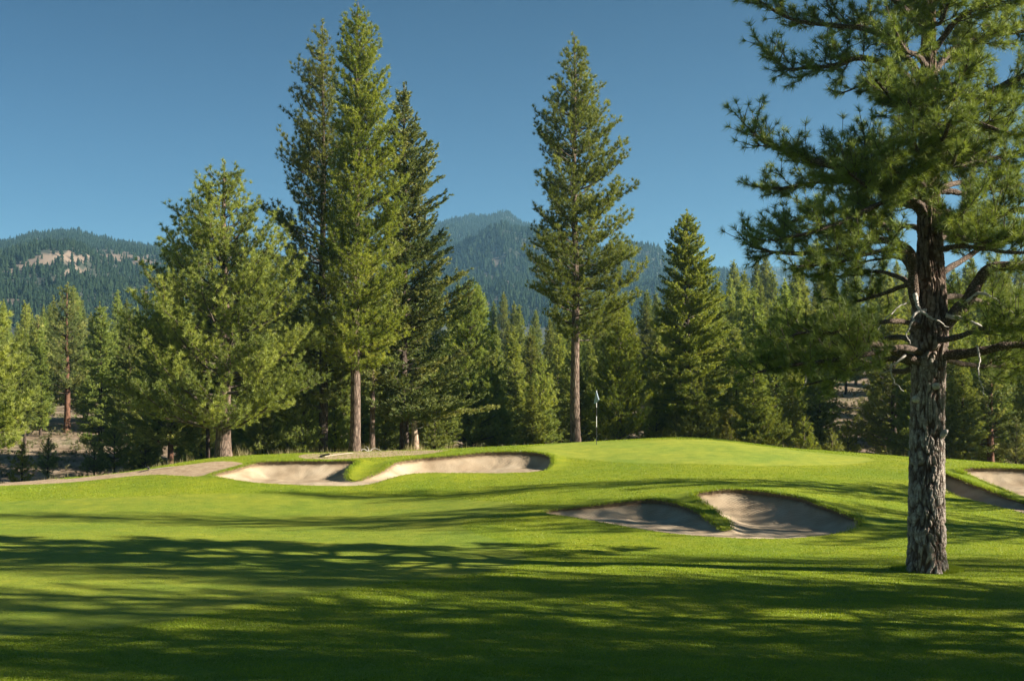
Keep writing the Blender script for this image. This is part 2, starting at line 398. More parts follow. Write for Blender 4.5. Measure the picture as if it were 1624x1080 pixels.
def ground_mat():
    m, t, n, l = mat('turf_and_earth')
    tc = n.new('ShaderNodeTexCoord')
    def noise(sc, det=4, stretch=None, rough=.55):
        no = N(n, 'ShaderNodeTexNoise'); no.inputs['Scale'].default_value = sc; no.inputs['Detail'].default_value = det; no.inputs['Roughness'].default_value = rough
        if stretch:
            mp = n.new('ShaderNodeMapping'); mp.inputs['Scale'].default_value = stretch; l.new(tc.outputs['Object'], mp.inputs[0]); l.new(mp.outputs[0], no.inputs[0])
        else: l.new(tc.outputs['Object'], no.inputs[0])
        return no
    def mix(f, a, b, bt='MIX'):
        x = N(n, 'ShaderNodeMixRGB', blend_type=bt)
        for s, v in ((0, f), (1, a), (2, b)):
            if isinstance(v, (int, float)): x.inputs[s].default_value = v
            elif isinstance(v, tuple): x.inputs[s].default_value = (*v, 1)
            else: l.new(v, x.inputs[s])
        return x.outputs[0]
    def attr(a): return N(n, 'ShaderNodeAttribute', attribute_name=a).outputs['Fac']
    big = noise(.22, 3); mid = noise(1.7, 4); fine = noise(14, 5, rough=.7); vf = noise(70, 3, rough=.7)
    r_rough = ramp(n, [(.3, (.12, .172, .007)), (.5, (.18, .232, .009)), (.72, (.24, .285, .016))]); l.new(fine.outputs[0], r_rough.inputs[0])
    r_fair = ramp(n, [(.35, (.145, .198, .014)), (.65, (.205, .252, .022))]); l.new(fine.outputs[0], r_fair.inputs[0])
    r_green = ramp(n, [(.35, (.205, .262, .026)), (.65, (.23, .288, .032))]); l.new(fine.outputs[0], r_green.inputs[0])
    c = mix(attr('fair'), r_rough.outputs[0], r_fair.outputs[0]); c = mix(attr('green'), c, r_green.outputs[0])
    rm = ramp(n, [(.3, (.76, .84, .8)), (.7, (1.22, 1.13, 1.15))]); l.new(mid.outputs[0], rm.inputs[0])
    rb = ramp(n, [(.35, (.80, .90, .9)), (.65, (1.18, 1.07, 1.05))]); l.new(big.outputs[0], rb.inputs[0])
    c = mix(1.0, c, rm.outputs[0], 'MULTIPLY'); c = mix(1.0, c, rb.outputs[0], 'MULTIPLY')
    # dry straw flecks
    rs = ramp(n, [(.62, (0, 0, 0)), (.74, (.5, .5, .5))]); l.new(vf.outputs[0], rs.inputs[0])
    c = mix(rs.outputs[0], c, (.22, .2, .05))
    rd = ramp(n, [(.3, (.27, .19, .12)), (.7, (.44, .34, .23))]); dn = noise(3.5, 6); l.new(dn.outputs[0], rd.inputs[0])
    ed = noise(5, 4); ea = N(n, 'ShaderNodeMath', operation='ADD'); l.new(attr('dirt'), ea.inputs[0])
    es = N(n, 'ShaderNodeMath', operation='MULTIPLY_ADD'); l.new(ed.outputs[0], es.inputs[0]); es.inputs[1].default_value = .9; es.inputs[2].default_value = -.45
    l.new(es.outputs[0], ea.inputs[1])
    er = ramp(n, [(.4, (0, 0, 0)), (.55, (1, 1, 1))]); l.new(ea.outputs[0], er.inputs[0])
    c = mix(er.outputs[0], c, rd.outputs[0])
    # forest floor: sandy earth, needle litter, sage
    wn = noise(.35, 6, rough=.65); rw = ramp(n, [(.3, (.10, .08, .05)), (.45, (.21, .155, .105)), (.55, (.30, .235, .17)), (.68, (.10, .11, .045))]); l.new(wn.outputs[0], rw.inputs[0])
    wn2 = noise(4, 5); rw2 = ramp(n, [(.3, (.6, .6, .6)), (.7, (1.3, 1.3, 1.3))]); l.new(wn2.outputs[0], rw2.inputs[0])
    wc = mix(1.0, rw.outputs[0], rw2.outputs[0], 'MULTIPLY')
    c = mix(attr('wild'), c, wc)
    p = N(n, 'ShaderNodeBsdfPrincipled'); p.inputs['Roughness'].default_value = .85; p.inputs['Specular IOR Level'].default_value = .25
    l.new(c, p.inputs['Base Color'])
    p.inputs['Sheen Weight'].default_value = .15; p.inputs['Sheen Roughness'].default_value = .5
    l.new(c, p.inputs['Sheen Tint'])
    b1 = N(n, 'ShaderNodeBump'); b1.inputs['Distance'].default_value = .05; b1.inputs['Strength'].default_value = .5; l.new(fine.outputs[0], b1.inputs['Height'])
    b2 = N(n, 'ShaderNodeBump'); b2.inputs['Distance'].default_value = .03; b2.inputs['Strength'].default_value = .5
    l.new(vf.outputs[0], b2.inputs['Height']); l.new(b1.outputs[0], b2.inputs['Normal']); l.new(b2.outputs[0], p.inputs['Normal'])
    o = n.new('ShaderNodeOutputMaterial'); l.new(p.outputs[0], o.inputs[0])
    return m
ground = obj('ground', gme, ground_mat()); tag(ground, kind='structure', label='mown golf course turf rising to a raised green')

def sand_mat():
    m, t, n, l = mat('bunker_sand')
    tc = n.new('ShaderNodeTexCoord')
    a = N(n, 'ShaderNodeTexNoise'); a.inputs['Scale'].default_value = .9; a.inputs['Detail'].default_value = 5; l.new(tc.outputs['Object'], a.inputs[0])
    rp = ramp(n, [(.3, (.31, .235, .155)), (.5, (.405, .32, .222)), (.7, (.465, .38, .275))]); l.new(a.outputs[0], rp.inputs[0])
    at = N(n, 'ShaderNodeAttribute', attribute_name='soil')
    mx = N(n, 'ShaderNodeMixRGB'); l.new(at.outputs['Fac'], mx.inputs[0]); l.new(rp.outputs[0], mx.inputs[1]); mx.inputs[2].default_value = (.17, .105, .06, 1)
    wv = N(n, 'ShaderNodeTexWave', wave_type='BANDS', bands_direction='DIAGONAL'); wv.inputs['Scale'].default_value = 4.5; wv.inputs['Distortion'].default_value = 9; wv.inputs['Detail'].default_value = 3; wv.inputs['Detail Scale'].default_value = .6
    l.new(tc.outputs['Object'], wv.inputs[0])
    f = N(n, 'ShaderNodeTexNoise'); f.inputs['Scale'].default_value = 30; f.inputs['Detail'].default_value = 5; l.new(tc.outputs['Object'], f.inputs[0])
    b1 = N(n, 'ShaderNodeBump'); b1.inputs['Distance'].default_value = .03; b1.inputs['Strength'].default_value = .4; l.new(wv.outputs[0], b1.inputs['Height'])
    b2 = N(n, 'ShaderNodeBump'); b2.inputs['Distance'].default_value = .03; b2.inputs['Strength'].default_value = .5; l.new(f.outputs[0], b2.inputs['Height']); l.new(b1.outputs[0], b2.inputs['Normal'])
    p = N(n, 'ShaderNodeBsdfPrincipled'); p.inputs['Roughness'].default_value = .9; p.inputs['Specular IOR Level'].default_value = .15
    l.new(mx.outputs[0], p.inputs['Base Color']); l.new(b2.outputs[0], p.inputs['Normal'])
    o = n.new('ShaderNodeOutputMaterial'); l.new(p.outputs[0], o.inputs[0])
    return m
M_sand = sand_mat()
SKIRT = Acc(); LIPS = []
for k, poly in BP.items():
    idx, d = DIST[k]
    sel = np.zeros(len(V2), bool); sel[idx[d > -.25]] = True
    dd = np.zeros(len(V2)); dd[idx] = d
    q = Q[sel[Q].all(1)]
    u, inv = np.unique(q, return_inverse=True); q = inv.reshape(-1, 4)
    x, y = V2[u, 0], V2[u, 1]; b = base[u]; f = floor_z(k, x); di = np.maximum(dd[u], 0)
    hgt = np.maximum(b - f, 0); lf = np.clip(hgt / .45, 0, 1)
    wdt = np.clip(hgt * 2.3, .5, 2.6)
    s = 1 - np.clip(di / wdt, 0, 1); s = s ** 1.7
    top = b - .03 - .05 * lf
    z = np.minimum(f, b - .04) * (1 - s) + top * s + (fbm(x * .8, y * .8, 3, 3) - .5) * .12 * ss(0, .8, di)
    z = z + (fbm(x * 4, y * 4, 8, 2) - .5) * .06 * ss(0, .3, di)
    soil = .8 * (1 - ss(0.0, .18, di)) * lf * ss(.35, .6, fbm(x * 2.5, y * 2.5, 21, 3) + .12)
    sm = new_mesh('bunker_sand', np.column_stack([x, y, z]), [q], {'soil': soil}, smooth=True)
    so = obj('bunker_sand', sm, M_sand); tag(so, kind='structure')
    # the cut turf edge
    P = poly; P2 = []
    for i in range(len(P)):
        a, c = P[i], P[(i + 1) % len(P)]; m_ = max(1, int(np.hypot(*(c - a)) / .08))
        for t in range(m_): P2.append(a + (c - a) * t / m_)
    P2 = np.array(P2); zb = ground_base(P2[:, 0], P2[:, 1]); lf = np.clip((zb - floor_z(k, P2[:, 0])) / .45, 0, 1)
    zt = zb + .09 * lf; n_ = len(P2)
    T = np.column_stack([P2, zt - .004]); B = np.column_stack([P2, zb - .12 - .22 * lf])
    j = np.arange(n_); j2 = (j + 1) % n_
    SKIRT.add(np.vstack([T, B]), np.stack([j, j2, j2 + n_, j + n_], 1))
    LIPS.append((P2, zt, lf))
M_soil = plain_mat('cut_soil', (.13, .09, .05), .95, 12)
tag(obj('turf_edge', SKIRT.mesh('turf_edge', False), M_soil), kind='structure')

# ------------------------------------------------------------------ grass blades
def blades(P, h, w, seed, tint, lean=.5):
    """P (n,3), h (n,), one narrow triangle each"""
    rg = np.random.default_rng(seed); n = len(P)
    a = rg.random(n) * 2 * math.pi; side = np.stack([np.cos(a), np.sin(a), 0 * a], 1) * (w / 2)[:, None]
    b = rg.random(n) * 2 * math.pi; ln = rg.random(n) * lean
    tip = P + np.stack([np.cos(b) * ln * h, np.sin(b) * ln * h, h * (1 - .3 * ln)], 1)
    V = np.stack([P - side, P + side, tip], 1).reshape(-1, 3)
    return V, np.repeat(tint, 3)
M_grass = foliage_mat('grass_blades', (.10, .172, .010), (.20, .29, .014), (.33, .385, .04), transl=.4, obj_var=0)
M_straw = foliage_mat('dry_grass', (.16, .15, .05), (.30, .27, .12), (.42, .38, .22), transl=.3, obj_var=0)
def build_grass():
    rg = np.random.default_rng(7)
    GV = []; GT = []
    n = 900000
    # more blades per square metre close to the camera
    Y = 16.5 * (72 / 16.5) ** (rg.random(n) ** 1.15); X = (rg.random(n) - .5) * 2 * (.435 * Y + .3)
    P2 = np.stack([X, Y], 1)
    inb = np.zeros(n, bool)
    f = np.zeros(n)
    # shorter on the fairway
    fp = world_poly([(-150,885),(-150,800),(0,795),(330,782),(560,784),(700,790),(850,800),(740,826),(725,835),(790,858),(845,880),(800,905),(600,925),(420,955),(250,990),(0,1010),(-200,1020)], 1)
    d, _ = seg_dist(P2, fp); f = ss(-.1, .1, d)
    keep = rg.random(n) > .55 * f
    P2 = P2[keep]; f = f[keep]; Y = Y[keep]
    cr = np.interp(P2[:, 0], [-40,-24,-21,-17.5,-13,-7,-3,5,9,14,20,24,40], [59,60.6,61.6,63,65.2,67.5,69.5,72,73,71,68,66,62])
    ok = P2[:, 1] < cr
    for kk, poly in BP.items(): ok &= seg_dist(P2, poly[::2])[0] < .0
    for kk in (GREEN_W, DIRT_W): ok &= seg_dist(P2, kk)[0] < 0
    P2 = P2[ok]; f = f[ok]; Y = Y[ok]
    z = ground_base(P2[:, 0], P2[:, 1]); n = len(P2)
    cl = fbm(P2[:, 0] * 1.3, P2[:, 1] * 1.3, 31, 3); c2 = fbm(P2[:, 0] * 6, P2[:, 1] * 6, 41, 2)
    h = (.014 + .03 * rg.random(n) * (.5 + c2)) * (1 - .5 * f) * (.6 + .8 * cl)
    w = .005 + .0045 * (Y / 20) ** 1.3
    tint = np.clip(.2 + .5 * rg.random(n) + .9 * (cl - .5) + (rg.random(n) > .97) * .4, 0, 1)
    V, T = blades(np.column_stack([P2, z - .004]), h, w * (1 + rg.random(n)), 1, tint, 1.1); GV.append(V); GT.append(T)
    # ragged turf along the bunker lips
    for P, zt, lf in LIPS:
        m = 26; PP = np.repeat(P, m, 0); ZZ = np.repeat(zt, m); LL = np.repeat(lf, m); k = len(PP)
        off = rg.normal(0, .09, (k, 2)); PP = PP + off
        hh = (.03 + .10 * rg.random(k)) * (.5 + .9 * LL); tt = .1 + .75 * rg.random(k)
        V, T = blades(np.column_stack([PP, ZZ - .03 - .02 * rg.random(k)]), hh, np.full(k, .02), 2, tt, 1.4); GV.append(V); GT.append(T)
    # uncut grass round the foot of the big pine
    b = hit(1470, 903); k = 15000; a = rg.random(k) * 6.283; r = .44 + .45 * rg.random(k) ** 1.4
    px = b[0] + np.cos(a) * r; py = b[1] + np.sin(a) * r
    V, T = blades(np.column_stack([px, py, ground_base(px, py)]), .05 + .12 * rg.random(k) * np.clip(1.35 - r, .3, 1), np.full(k, .011), 3, .3 + .6 * rg.random(k), .7); GV.append(V); GT.append(T)
    V = np.concatenate(GV); T = np.concatenate(GT)
    me = new_mesh('grass', V, [np.arange(len(V)).reshape(-1, 3)], {'tint': T})
    tag(obj('grass', me, M_grass), 'short green turf grass covering the course', 'grass', kind='stuff')
    # dry tall grass along the crest line
    rg = np.random.default_rng(9); k = 26000
    X = rg.random(k) * 52 - 28
    cr = np.interp(X, [-40,-24,-21,-17.5,-13,-7,-3,5,9,14,20,24,40], [59,60.6,61.6,63,65.2,67.5,69.5,72,73,71,68,66,62])
    Y = cr + .3 + rg.random(k) ** 1.5 * 4
    c = fbm(X * .9, Y * .9, 77, 3); m = (c > .47) & ((X < -3) | (rg.random(k) > .75)); X, Y, c = X[m], Y[m], c[m]; k = len(X)
    V, T = blades(np.column_stack([X, Y, ground_base(X, Y)]), (.2 + .5 * rg.random(k)) * (c * 1.6), np.full(k, .022), 4, rg.random(k), .5)
    me = new_mesh('dry_grass', V, [np.arange(len(V)).reshape(-1, 3)], {'tint': T})
    tag(obj('dry_grass', me, M_straw), 'tall straw coloured grass fringing the far edge of the lawn', 'dry grass', kind='stuff')
build_grass()

# ------------------------------------------------------------------ conifers
def needles(P, D, n, L, w, seed, lo=12, hi=82, seg=.12, tint=None, droop=0.0):
    rg = np.random.default_rng(seed); m = len(P)
    P = np.repeat(P, n, 0); Dn = np.repeat(norm(D), n, 0); k = len(P)
    ph = np.radians(lo + (hi - lo) * rg.random(k)); r = norm(rg.normal(size=(k, 3)))
    perp = norm(np.cross(Dn, r))
    d = Dn * np.cos(ph)[:, None] + perp * np.sin(ph)[:, None]
    d[:, 2] -= droop
    root = P - Dn * (rg.random(k) * seg)[:, None]
    ll = L * (.65 + .5 * rg.random(k)); side = norm(np.cross(d, norm(rg.normal(size=(k, 3))))) * (w / 2)
    V = np.stack([root - side, root + side, root + norm(d) * ll[:, None]], 1).reshape(-1, 3)
    T = np.repeat(np.clip(tint if tint is not None else .2 + .6 * rg.random(m), 0, 1), n * 3)
    T = np.clip(T + np.repeat((rg.random(k) - .5) * .3, 3), 0, 1)
    return V, T

def crown_mesh(name, P, D, n, L, w, seed, **kw):
    V, T = needles(P, D, n, L, w, seed, **kw)
    return new_mesh(name, V, [np.arange(len(V)).reshape(-1, 3)], {'tint': T})

class Tree:
    pass

def conifer(seed, H, zc, rfun, spec, trunk_r, twigs=True):
    """local coordinates, base at origin. rfun(height, azimuth) -> reach of the crown.
    spec: spacing, per, a_low, a_top (slopes), curl, tw (twig step), ts (tuft step), gap"""
    rg = np.random.default_rng(seed)
    wood = Acc(); tr = Acc()
    lean = rg.normal(0, .006, 2)
    hs = np.linspace(-.3, H, 26); t = np.clip(hs / H, 0, 1)
    wob = np.stack([np.sin(hs * .5 + seed) * .04 + lean[0] * hs, np.cos(hs * .43 + seed) * .04 + lean[1] * hs], 1) * (hs > 0)[:, None]
    def axis_at(h): return np.array([np.interp(h, hs, wob[:, 0]), np.interp(h, hs, wob[:, 1]), h])
    rad = trunk_r * (1 - t) ** .8 * (1 + .35 * np.exp(-np.maximum(hs, 0) / .35)) + .012
    tube(tr, np.column_stack([wob, hs]), rad, spec.get('sides', 10))
    TP = []; TD = []; TT = []
    h = zc
    while h < H * .985:
        t = (h - zc) / (H - zc)
        step = spec['spacing'] * (1 - .45 * t)
        k = max(3, int(spec['per'] * (.8 + .5 * rg.random())))
        a0 = rg.random() * 6.283
        for j in range(k):
            az = a0 + j * 6.283 / k + rg.normal(0, .25)
            ht = h + rg.normal(0, step * .35)
            Rr = rfun(ht, az)
            if rg.random() < spec.get('gap', .12): Rr *= .35 + .3 * rg.random()
            Rr *= 1 - abs(rg.normal(0, spec.get('var', .16)))
            if Rr < .12: continue
            s1 = spec['a_low'] * (1 - t) + spec['a_top'] * t + rg.normal(0, .08)
            cu = spec['curl'] * (.6 + .8 * rg.random())
            rise = (s1 + cu) * Rr
            hr = max(ht - rise, zc * .82 + .1 * rg.random())
            hr = min(hr, H * .97)
            n = max(4, int(Rr / .45) + 3); s = np.linspace(0, 1, n)
            azs = az + rg.normal(0, .22) * s + np.cumsum(rg.normal(0, .035, n))
            ax = axis_at(hr)
            zz_ = hr + Rr * (s1 * s + cu * s ** 2)
            P = np.column_stack([ax[0] + Rr * s * np.cos(azs), ax[1] + Rr * s * np.sin(azs), zz_])
            br = min(trunk_r * .38, .012 + .013 * Rr)
            tube(wood, P, br * (1 - s) ** .8 + .006, 4)
            T = norm(np.gradient(P, axis=0)); L = Rr
            # tufts on the branch end
            def along(P, T, m, s0, twd):
                q = np.linspace(s0, 1, m); f = q * (len(P) - 1); i0 = np.minimum(f.astype(int), len(P) - 2); u = (f - i0)[:, None]
                return P[i0] * (1 - u) + P[i0 + 1] * u, T[i0]
            btint = rg.random() * .6 + .1
            s0 = spec.get('bare', .25)
            m = max(1, int(L * (1 - s0) / spec['ts']))
            a, b = along(P, T, m, .5, 0)
            TP.append(a); TD.append(b + np.array([0, 0, .5])); TT.append(np.full(m, btint))
            if Rr > .3:
                nt_ = int(L * (1 - s0) / spec['tw'])
                for q in range(nt_):
                    sp = s0 + (1 - s0) * (q + rg.random()) / nt_
                    f = sp * (n - 1); i0 = min(int(f), n - 2); u = f - i0
                    p = P[i0] * (1 - u) + P[i0 + 1] * u; tg = T[i0]
                    lat = np.array([-tg[1], tg[0], 0]); lat /= max(np.linalg.norm(lat), 1e-6)
                    sg = 1 if (q % 2) else -1
                    tl = (spec.get('tl', .42) * L * (1 - sp) + .22) * (.6 + .6 * rg.random())
                    dirn = tg * .75 + lat * sg * (.5 + .5 * rg.random()) + np.array([0, 0, spec.get('up', .3) * (rg.random() * 1.4 - .2)])
                    dirn /= np.linalg.norm(dirn)
                    m = max(2, int(tl / spec['ts']) + 1)
                    w_ = np.linspace(.25, 1, m)[:, None]
                    up = np.array([0, 0, spec.get('upc', .25)]) * tl
                    pp = p + dirn * tl * w_ + up * w_ ** 2 + rg.normal(0, .04, (m, 3))
                    if twigs and tl > .35:
                        tube(wood, np.vstack([p, pp[m // 2], pp[-1]]), [.011, .008, .004], 3)
                    TP.append(pp); TD.append(np.repeat((dirn + up / tl * 2)[None], m, 0)); TT.append(np.full(m, btint) + rg.normal(0, .12, m))
        h += step
    m = int(1.2 / spec['ts']) + 2
    lh = np.linspace(H - 1.0, H, m); TP.append(np.column_stack([np.interp(lh, hs, wob[:, 0]), np.interp(lh, hs, wob[:, 1]), lh])); TD.append(np.repeat([[0, 0, 1.]], m, 0)); TT.append(np.full(m, .5))
    o = Tree(); o.P = np.concatenate(TP); print('tufts', seed, len(o.P)); o.P = o.P + rg.normal(0, spec.get('jit', .05), o.P.shape); o.D = np.concatenate(TD); o.T = np.concatenate(TT); o.wood = wood; o.trunk = tr
    return o

SP = {
 'ponderosa': dict(spacing=.56, per=6, a_low=-.15, a_top=.6, curl=.42, tw=.22, ts=.17, gap=.24, var=.26, bare=.32, up=.6, upc=.45, tl=.55, jit=.07),
 'dense': dict(spacing=.44, per=6, a_low=.0, a_top=.9, curl=.22, tw=.22, ts=.18, gap=.12, var=.18, bare=.15, up=.45, upc=.35, tl=.45),
 'cedar': dict(spacing=.42, per=7, a_low=-.1, a_top=.6, curl=.3, tw=.2, ts=.16, gap=.24, var=.26, bare=.15, up=.25, upc=-.05, tl=.45),
 'fir': dict(spacing=.40, per=7, a_low=-.05, a_top=.6, curl=.14, tw=.2, ts=.15, gap=.14, var=.22, bare=.1, up=.2, upc=.02, tl=.45),
 'sapling': dict(spacing=.36, per=6, a_low=.1, a_top=.9, curl=.28, tw=.2, ts=.17, gap=.1, var=.2, bare=.05, up=.45, upc=.3, tl=.5),
 'far': dict(spacing=.46, per=7, a_low=-.05, a_top=.8, curl=.22, tw=.3, ts=.26, gap=.14, var=.22, bare=.05, up=.4, upc=.25, sides=6, tl=.5),
}
NEED = {  # per tuft: count, length, width, kwargs
 'ponderosa': (28, .23, .026, {}), 'dense': (24, .20, .027, {}), 'cedar': (20, .15, .042, dict(lo=5, hi=65, seg=.2, droop=.15)),
 'fir': (20, .12, .04, dict(lo=30, hi=88, seg=.2)), 'sapling': (22, .19, .026, {}), 'far': (14, .28, .06, {})}

def pick_ground(px, Y):
    X = (px - 812) / FPX * Y
    return X, gz(X, Y)

def place_tree(name, cat, label, seed, tx, Y, prof, kind, needle_mat, bark, trunk_px, crown_low, base_py=None, group=None, hmul=1.0, mult=1.0, nm=1.0):
    """prof: rows (photo y, left x, right x) of the crown seen in the photograph"""
    X = (tx - 812) / FPX * Y; z0 = gz(X, Y)
    if base_py is not None: z0 = min(z0, CAMZ - (base_py - HORY) / FPX * Y)
    pr = sorted(prof)
    hh = np.array([CAMZ + (HORY - p[0]) / FPX * Y - z0 for p in pr])[::-1]
    rl = np.array([(tx - p[1]) / FPX * Y for p in pr])[::-1]; rr = np.array([(p[2] - tx) / FPX * Y for p in pr])[::-1]
    H = hh[-1] * hmul; zc = CAMZ + (HORY - crown_low) / FPX * Y - z0
    def rf(h, az):
        a = max(np.interp(h, hh, rl), .15); b = max(np.interp(h, hh, rr), .15); c = math.cos(az)
        m = (a + b) / 2
        return max((b if c > 0 else a) * c * c + m * (1 - c * c), .12) * 1.24 * mult
    tr = conifer(seed, H, max(zc, .4), rf, SP[kind], trunk_px / FPX * Y / 2)
    n, L, w, kw = NEED[kind]
    e = empty(name, (X, Y, z0), label, cat, group)
    obj('trunk', tr.trunk.mesh('trunk'), bark, e)
    obj('limbs', tr.wood.mesh('limbs'), M_twig, e)
    obj('crown', crown_mesh('crown', tr.P, tr.D, int(n * nm), L, w, seed + 100, tint=tr.T, **kw), needle_mat, e)
    return e

def main_trees():
    pt = place_tree
    pt('ponderosa_pine', 'pine tree', 'broad bushy pine with pale olive needles and thick brown trunk, left of the bunkers', 11, 355, 64,
       [(255,345,356),(275,330,385),(300,302,392),(320,290,405),(350,272,440),(380,262,455),(410,248,472),(450,238,478),(500,226,484),(550,215,482),(600,205,478),(640,215,474),(680,250,455)],
       'ponderosa', M_pine, M_bark, 24, 668, mult=1.08, nm=1.15)
    pt('ponderosa_pine', 'pine tree', 'tall dark pine second from left of the tall clump, its trunk mostly hidden', 12, 512, 69,
       [(33,506,516),(70,490,524),(120,468,535),(200,456,540),(245,430,545),(300,424,550),(400,442,560),(500,448,560),(600,462,556),(690,470,545)],
       'ponderosa', M_pine, M_darkbark, 15, 640)
    pt('ponderosa_pine', 'pine tree', 'tallest pine of the clump with bright yellow green needles above a bare grey trunk', 13, 562, 66,
       [(8,556,568),(40,540,586),(100,532,602),(150,528,612),(200,528,620),(300,520,636),(400,508,640),(450,502,636),(500,492,640),(545,500,630),(580,520,600)],
       'dense', M_bright, M_bark, 17, 575, nm=1.1)
    pt('incense_cedar', 'cedar tree', 'tall dark ragged cedar at the right end of the tall clump beside a pale trunk', 14, 640, 70,
       [(132,634,644),(180,618,656),(220,612,684),(260,606,690),(300,602,698),(350,598,708),(400,596,720),(450,596,742),(500,596,752),(560,596,762),(600,596,768),(650,600,768),(690,605,755)],
       'cedar', M_cedar, M_darkbark, 15, 655, nm=1.2)
    pt('pine_tree', 'pine tree', 'soft green pine just right of the dark ragged cedar', 15, 745, 78,
       [(440,740,752),(470,725,765),(520,715,785),(580,700,800),(640,690,806),(700,695,806)], 'dense', M_blue, M_darkbark, 12, 690)
    pt('ponderosa_pine', 'pine tree', 'solitary tall slim pine with upturned branch tips rising behind the green, near the flag', 16, 913, 71,
       [(55,908,922),(80,896,938),(110,884,946),(145,876,958),(175,858,974),(210,858,988),(240,872,985),(280,850,1000),(320,862,1002),(360,842,992),(395,838,1018),(435,838,1008),(480,852,1000),(520,880,985),(545,895,960)],
       'ponderosa', M_pine, M_bark, 16, 525, mult=.97, nm=1.2)
    pt('white_fir', 'fir tree', 'leafy yellow green conical fir right of the flag, in front of the forest', 17, 1088, 76,
       [(332,1084,1092),(360,1068,1108),(400,1058,1120),(450,1048,1142),(500,1040,1150),(550,1034,1158),(600,1036,1160),(660,1040,1150)], 'fir', M_fir, M_darkbark, 12, 650, nm=1.2)
    pt('young_pine', 'pine tree', 'bright green young pine directly right of the flag', 18, 982, 75,
       [(470,975,990),(520,960,1005),(560,948,1015),(610,935,1028),(660,930,1035),(700,935,1035)], 'sapling', M_bright, M_darkbark, 8, 690)
    pt('young_pine', 'pine tree', 'small fluffy light green pine at the foot of the leafy fir', 19, 1104, 75,
       [(580,1098,1110),(620,1080,1130),(660,1068,1142),(700,1062,1148)], 'sapling', M_pine, M_darkbark, 6, 692)
    pt('young_pine', 'pine tree', 'small light green pine on the slope right of the green crest', 20, 1210, 75,
       [(618,1204,1216),(650,1185,1235),(680,1172,1248),(712,1166,1252)], 'sapling', M_bright, M_darkbark, 5, 705)
    pt('pine_tree', 'pine tree', 'open pine with level dark boughs seen just left of the big foreground trunk', 21, 1418, 80,
       [(520,1412,1424),(560,1395,1440),(600,1370,1462),(650,1352,1476),(700,1348,1485),(720,1350,1485)], 'ponderosa', M_pine, M_darkbark, 12, 690)
    pt('cedar_tree', 'cedar tree', 'dull brownish green cedar right of the big foreground trunk', 22, 1572, 80,
       [(545,1566,1578),(580,1545,1600),(630,1525,1615),(690,1512,1628),(725,1510,1632)], 'cedar', M_cedar, M_redbark, 12, 705)
    pt('young_pine', 'pine tree', 'pale green young pine showing just beyond the big foreground trunk', 23, 1508, 78,
       [(600,1503,1513),(640,1488,1530),(690,1476,1545),(722,1474,1548)], 'sapling', M_pine, M_darkbark, 6, 712)
    pt('ponderosa_pine', 'pine tree', 'pale olive pine cut off by the left edge of the picture', 24, -34, 57,
       [(462,-44,-24),(500,-80,8),(550,-100,28),(610,-110,42),(655,-110,46),(700,-100,34),(730,-90,14)], 'ponderosa', M_pine, M_darkbark, 14, 705, nm=1.5)
    pt('ponderosa_pine', 'pine tree', 'dark pine with a long bare red trunk standing on the sandy bank at left', 25, 106, 108,
       [(448,102,110),(480,88,124),(520,78,136),(570,70,142),(620,72,140),(640,80,132)], 'ponderosa', M_cedar, M_redbark, 10, 612)
    pt('ponderosa_pine', 'pine tree', 'smaller pine with a short red trunk left of the bare red trunk', 26, 64, 112,
       [(500,60,68),(540,48,82),(600,40,88),(640,42,86)], 'ponderosa', M_cedar, M_redbark, 8, 632)
    pt('incense_cedar', 'cedar tree', 'black green cedar with red trunk left of the broad bushy pine', 27, 270, 67,
       [(430,262,276),(500,240,300),(560,222,312),(620,206,322),(680,200,330),(715,206,325)], 'cedar', M_cedar, M_redbark, 10, 690)
    pt('white_fir', 'fir tree', 'slim grey green fir left of the black green cedar', 28, 160, 96,
       [(480,156,166),(530,142,180),(600,134,192),(660,130,200),(710,130,204)], 'fir', M_blue, M_darkbark, 7, 700)
    pt('white_fir', 'fir tree', 'grey green fir touching the black green cedar on its left', 29, 205, 92,
       [(500,200,210),(560,186,224),(620,178,232),(690,172,238)], 'fir', M_blue, M_darkbark, 7, 700)
    pt('pine_tree', 'pine tree', 'leaning dark pine on the lawn edge between the broad pine and the tall clump', 30, 455, 70,
       [(480,448,462),(540,430,490),(600,420,500),(660,418,505),(705,420,505)], 'ponderosa', M_bright, M_darkbark, 9, 672)
    pt('thin_pine', 'pine tree', 'slim dark trunked pine right behind the tallest pine', 31, 590, 68,
       [(400,585,595),(480,572,612),(540,565,622),(600,560,628),(640,565,620)], 'cedar', M_cedar, M_bark, 9, 600)
    pt('thin_pine', 'pine tree', 'slim dark trunk just left of the broad bushy pine trunk', 32, 328, 68,
       [(480,322,334),(560,310,345),(620,300,352),(660,305,350)], 'ponderosa', M_pine, M_darkbark, 7, 640)
